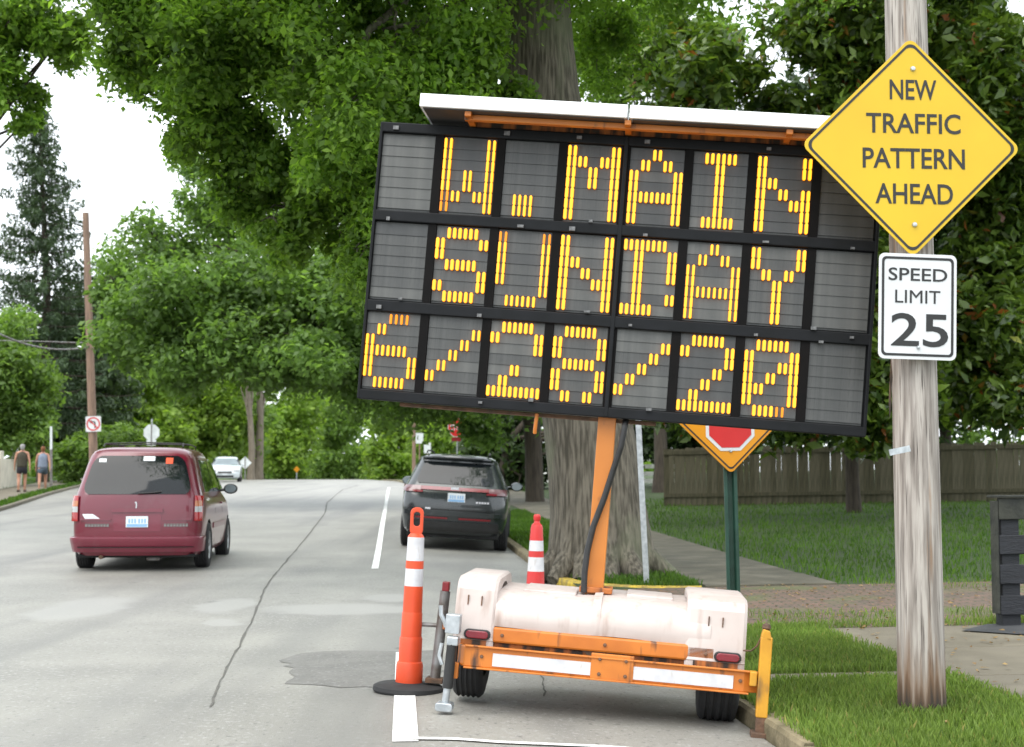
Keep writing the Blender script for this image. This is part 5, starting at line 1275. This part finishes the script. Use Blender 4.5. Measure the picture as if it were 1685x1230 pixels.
# white rail fence further back
def rail_fence(name, label, A, B, h, nr, rh, m, every, pw=.1, th=.03, matend=None):
    A, B = Vector(A), Vector(B); d = B - A; L = math.hypot(d.x, d.y); ang = math.atan2(d.y, d.x)
    f = empty(name, A, (0, 0, ang)); tag(f, label, 'fence')
    def zz(x): p = A.lerp(B, x / L); return Z(p.x, p.y) - A.z
    n = max(1, int(L / every))
    for i in range(n + 1):
        x = L * i / n; MB().box(x - pw / 2, x + pw / 2, .0, pw, zz(x) - .2, zz(x) + h).build('post', m, f, bevel=.006)
    for i in range(n):
        x0, x1 = L * i / n, L * (i + 1) / n
        for q in range(nr):
            z = .12 + (h - .12 - rh) * q / (nr - 1)
            MB().add([(x, y, zz(x) + z + k) for x in (x0 + .004, x1 - .004) for y, k in ((-th, 0), (-th, rh), (-.003, rh), (-.003, 0))], [(0, 1, 2, 3), (4, 7, 6, 5), (0, 4, 5, 1), (1, 5, 6, 2), (2, 6, 7, 3), (3, 7, 4, 0)]).build('rail', m, f, bevel=.004)
    return f
rail_fence('rail_fence', 'white board fence glimpsed either side of the maple trunk', at_ground(884, 66), at_ground(1120, 60), 1.5, 5, .17, M_wfence, 2.2)
# black board fence, right edge
K = at_ground(1660, 12.75)
bf = empty('board_fence', K, (0, 0, rad(10)))
tag(bf, 'black four board fence ending at the right edge by the sidewalk', 'fence')
MB().box(-.085, .085, .0, .13, -.1, 1.05).build('post', M_bfence, bf, bevel=.008)
MB().box(2.35, 2.50, .0, .13, -.1, 1.05).build('post', M_bfence, bf, bevel=.008)
MB().box(-.155, -.125, -.035, .06, .13, 1.10).build('end_board', M_bfence_end, bf, bevel=.006)
for z in (.12, .385, .64, .94): MB().box(-.12, 2.55, -.032, -.002, z, z + .165 + (.02 if z > .9 else 0)).build('rail', M_bfence if z < .9 else M_bfence_end, bf, bevel=.006)
MB().box(-.15, 2.55, -.05, .12, 1.128, 1.15).build('cap_board', M_bfence_end, bf, bevel=.004)
# pale wall at the left edge
A, B_ = Vector((float(XL(44)) - 2.5, 44, 0)), Vector((float(XL(66)) - 2.5, 66, 0))
wl_ = MB(); rows = []
for y in np.linspace(40, 64.5, 24):
    x = float(XL(y)) - 2.5; z = float(Zleft(x, y)); tz_ = z + 1.42 - .012 * (y - 40)
    rows.append([(x - .25, y, z - .2), (x - .25, y, tz_), (x, y, tz_), (x, y, z - .2)])
wl_.grid(rows); wl_.add(rows[0], [(0, 1, 2, 3)]); wl_.add(rows[-1], [(0, 1, 2, 3)])
wall = wl_.build('garden_wall', M_wall, bevel=.02); tag(wall, 'pale rendered garden wall beside the walkers', 'wall')
cpm = MB().box(-.2, .2, -.2, .2, 0, .16).mesh('pier_cap'); cpm.materials.append(M_wall)
for y in (58., 64.4):
    x = float(XL(y)) - 2.62; z = float(Zleft(x, y))
    o = MB().box(-.19, .19, -.19, .19, -.2, 1.50).build('pier', M_wall, wall, bevel=.015); o.location = (x, y, z)

# ================================================================== far poles and signs
D4 = 57.0
ub = at_ground(156, D4)
up2 = empty('utility_pole', ub, (0, rad(-3.0), 0)); tag(up2, 'brown wooden utility pole with wires and a no left turn sign', 'utility pole')
hp = W(143, 350, D4).z - ub.z
MB().tube([(0, 0, -.3), (0, 0, 3), (0, 0, 7), (0, 0, hp)], [.18, .165, .145, .125], 14).build('shaft', M_pole2, up2, smooth=True)
MB().tube([(-.12, 0, 5.65), (-.5, .05, 5.75)], .03, 6).build('bracket', M_steel, up2)
def wire(name, a, b_, sag, r, parent):
    pts = []
    for k in np.linspace(0, 1, 15): p = Vector(a).lerp(Vector(b_), k); p.z -= sag * 4 * k * (1 - k); pts.append(p)
    o = MB().tube(pts, r, 6).build(name, M_dsteel, parent, smooth=True); return o
wr = empty('overhead_cable', W(150, 570, D4)); tag(wr, 'pair of sagging overhead cables running left from the brown pole', 'cable')
a0 = W(150, 570, D4)
wire('cable', Vector((0, 0, 0)), W(-60, 515, 50) - a0, .55, .035, wr)
wire('cable', Vector((0, 0, .12)), W(-60, 560, 62) - a0, -.02, .022, wr)
nl = empty('no_left_turn_sign', W(153.5, 698, D4 - .2), (0, rad(-2), 0)); tag(nl, 'small white no left turn sign on the brown utility pole', 'road sign')
MB().prism(rrect(-.30, .30, -.30, .30, .04), 0, .004).build('plate', M_swht, nl)
circ = [(math.cos(a), math.sin(a)) for a in np.linspace(0, 2 * math.pi, 33)[:-1]]
frame_ring(scalepoly(circ, .265), scalepoly(circ, .215), -.006, .0).build('ring', M_sred, nl)
MB().prism([(.04, -.16), (.09, -.16), (.09, .06), (.04, .11), (-.06, .11), (-.06, .16), (-.16, .085), (-.06, .01), (-.06, .06), (.02, .06), (.04, .04)], -.004, 0).build('arrow', M_sblk, nl)
MB().prism([(-.19, .16), (-.16, .19), (.19, -.16), (.16, -.19)], -.007, -.001).build('slash', M_sred, nl)
def post_sign(name, label, px, d, zc, build, ph, postm=M_steel, rot=0., lean=0., pr=.03):
    b_ = at_ground(px, d); e = empty(name, b_, (0, lean, rot)); tag(e, label, 'road sign')
    MB().box(-pr, pr, .006, .006 + pr * 2, -.2, ph).build('post', postm, e)
    build(e); return e
def oct_back(e):
    zc_ = W(248, 712, 70).z - e.location.z
    MB().prism(off(scalepoly(octo, .41), 0, zc_), -.006, .0).build('plate', M_sback, e)
    MB().prism(rrect(-.23, .23, zc_ - .62, zc_ - .36, .03), -.009, -.003).build('lower_plate', M_sback, e)
    MB().box(-.025, .025, -.03, -.008, zc_ - .9, zc_ + .40).build('channel', M_dsteel, e)
post_sign('octagonal_sign', 'silver back of an octagonal sign seen above the minivan roof', 248, 70, 0, oct_back, 3.2)
post_sign('diamond_sign', 'small grey diamond sign back near the pale trunks', 403, 96, 0, lambda e: (MB().prism(off([(0, -.43), (.43, 0), (0, .43), (-.43, 0)], 0, W(403, 762, 96).z - e.location.z), -.006, 0).build('plate', M_sback, e), MB().box(-.03, .03, -.03, -.008, 0, W(403, 762, 96).z - e.location.z + .4).build('channel', M_dsteel, e)), 1.2)
def stop_face(e):
    zc_ = W(752, 704, 60).z - e.location.z
    MB().prism(off(scalepoly(octo, .41), 0, zc_), -.004, .0).build('border', M_swht, e)
    MB().prism(off(scalepoly(octo, .385), 0, zc_), -.008, -.002).build('face', M_sred, e)
    lettering('STOP', .25, .58, M_swht, e, (0, -.011, zc_), bold=.02)
    MB().prism(rrect(-.23, .23, zc_ - .56, zc_ - .40, .02), -.006, 0).build('lower_plate', M_redrefl, e)
post_sign('stop_sign', 'distant red STOP sign above the parked SUV', 752, 60, 0, stop_face, 3.0)
for px, py, d, lab in ((690, 722, 74, 'small pale sign back left of the stop sign, higher one'), (703, 738, 80, 'small pale sign back left of the stop sign, lower one')):
    post_sign('small_sign', lab, px, d, 0, lambda e, px=px, py=py, d=d: MB().prism(rrect(-.19, .19, W(px, py + 8, d).z - e.location.z, W(px, py - 9, d).z - e.location.z, .03), -.006, 0).build('plate', M_sback, e), W(px, py, d).z - Z(*at_ground(px, d).xy), M_pole2)
sp2 = at_ground(84, 60); e = empty('sign_post', sp2, (0, rad(-1), 0)); tag(e, 'tall narrow grey post beside the walking woman', 'sign post')
MB().box(-.05, .05, 0, .06, -.2, W(82, 705, 60).z - sp2.z).build('post', M_dsteel, e, bevel=.01)
MB().box(-.045, .045, -.02, 0, W(82, 740, 60).z - sp2.z, W(82, 702, 60).z - sp2.z).build('marker_plate', M_sback, e)
tp = at_ground(681, 90); e = empty('utility_pole', tp, (0, 0, 0)); tag(e, 'thin pale pole far away below the board corner', 'utility pole')
MB().tube([(0, 0, -.2), (0, 0, 7)], [.12, .09], 10).build('shaft', M_pole2, e, smooth=True)
ob_ = at_ground(488, 108); e = empty('warning_sign', ob_); tag(e, 'tiny orange sign beyond the crest in the road distance', 'road sign')
MB().box(-.03, .03, .006, .06, -.2, .95).build('post', M_steel, e); MB().prism(off(rpoly([(0, -.24), (.24, 0), (0, .24), (-.24, 0)], .03), 0, .75), -.006, .004).build('plate', M_syel2, e)

# ================================================================== people
def skin_obj(name, verts, edges, m, parent, root=0, lv=2):
    me = bpy.data.meshes.new(name); me.from_pydata([v[:3] for v in verts], edges, []); me.update(); me.materials.append(m)
    o = link(name, me, parent)
    sk = o.modifiers.new('skin', 'SKIN'); sk.use_smooth_shade = True
    me.skin_vertices  # layer made by the modifier below
    for i, v in enumerate(verts):
        r = v[3] if len(v) == 5 else v[3]
        me.skin_vertices[0].data[i].radius = (v[3], v[4] if len(v) == 5 else v[3])
        me.skin_vertices[0].data[i].use_root = (i == root)
    ss_ = o.modifiers.new('subsurf', 'SUBSURF'); ss_.levels = 1; ss_.render_levels = lv
    return o
def person(label, px, d, rot, top_m, short_m, hair_m, shoe_m, stride, h=1.0, arm_up=False):
    b_ = at_ground(px, d); e = empty('person', b_, (0, 0, rot)); e.scale = (h, h, h); tag(e, label, 'person')
    s = stride
    v = [(0, 0, .95, .11, .085), (0, 0, 1.12, .09, .07), (0, 0, 1.32, .11, .075), (0, 0, 1.44, .085, .06), (0, 0, 1.50, .055), (0, .01, 1.57, .075, .085), (0, .015, 1.66, .085, .10), (0, .01, 1.735, .06, .075)]
    ed = [(0, 1), (1, 2), (2, 3), (3, 4), (4, 5), (5, 6), (6, 7)]
    v.append((0, .115, 1.63, .014)); ed.append((6, 8))            # nose
    for sg in (-1, 1):
        i = len(v); f = sg * s
        v += [(sg * .10, 0, .88, .095, .10), (sg * .105, .16 * f + .02, .50, .062), (sg * .10, .20 * f - .04 * (f < 0) - .02, .28, .052), (sg * .10, .26 * f - .03, .085, .036), (sg * .105, .26 * f + .10, .035, .032), (sg * .105, .26 * f - .05, .045, .034)]
        ed += [(0, i), (i, i + 1), (i + 1, i + 2), (i + 2, i + 3), (i + 3, i + 4), (i + 3, i + 5)]
        j = len(v); g_ = -f
        v += [(sg * .185, 0, 1.41, .052), (sg * .245, .06 * g_ - .02, 1.14, .040), (sg * .265, .16 * g_, .92, .030), (sg * .268, .19 * g_, .84, .030, .018)]
        ed += [(3, j), (j, j + 1), (j + 1, j + 2), (j + 2, j + 3)]
        for q, (fy, L) in enumerate(((-.03, .065), (-.010, .078), (.010, .073), (.028, .058))):
            k = len(v); v += [(sg * .268, .19 * g_ + fy, .80, .0085), (sg * .262, .19 * g_ + fy * 1.1, .80 - L, .0075)]; ed += [(j + 3, k), (k, k + 1)]
        k = len(v); v += [(sg * .25, .19 * g_ + .045, .83, .009), (sg * .245, .19 * g_ + .055, .785, .008)]; ed += [(j + 3, k), (k, k + 1)]
    body = skin_obj('body', v, ed, M_skin, e)
    tv = [(0, 0, .84, .215, .16), (0, 0, .98, .205, .155), (0, 0, 1.12, .19, .145), (0, 0, 1.30, .215, .15), (0, 0, 1.41, .16, .11), (0, 0, 1.47, .075, .07)]
    skin_obj('top', tv, [(i, i + 1) for i in range(5)], top_m, e)
    sv = [(0, 0, .95, .19, .15), (0, 0, .84, .215, .165)]; se = [(0, 1)]
    for sg in (-1, 1):
        i = len(sv); f = sg * s; sv += [(sg * .10, .03 * f, .78, .105, .11), (sg * .105, .10 * f, .62, .092, .095)]; se += [(1, i), (i, i + 1)]
    skin_obj('shorts', sv, se, short_m, e)
    hv = [(0, -.03, 1.72, .085, .095), (0, -.045, 1.66, .10, .105), (0, -.05, 1.58, .085, .085), (0, -.06, 1.50, .06, .04)]
    skin_obj('hair', hv, [(0, 1), (1, 2), (2, 3)], hair_m, e)
    for sg in (-1, 1):
        f = sg * s; sh = MB().prism(rpoly([(-.05, -.10), (.05, -.10), (.055, .10), (.02, .17), (-.02, .17), (-.055, .10)], .02, 3), 0, .085, 'xy').build('shoe', shoe_m, e, bevel=.02); sh.location = (sg * .105, .26 * f, .005)
    return e
person('walker with grey hair in an olive top and dark shorts', 36, 53.5, rad(14), M_olive, M_dshorts, M_ghair, M_shoe_d, .35, 1.02)
person('walker with auburn hair in a blue grey tank top and shorts', 70, 55.5, rad(14), M_bluegrey, M_nshorts, M_rhair, M_shoe, .8, .98)
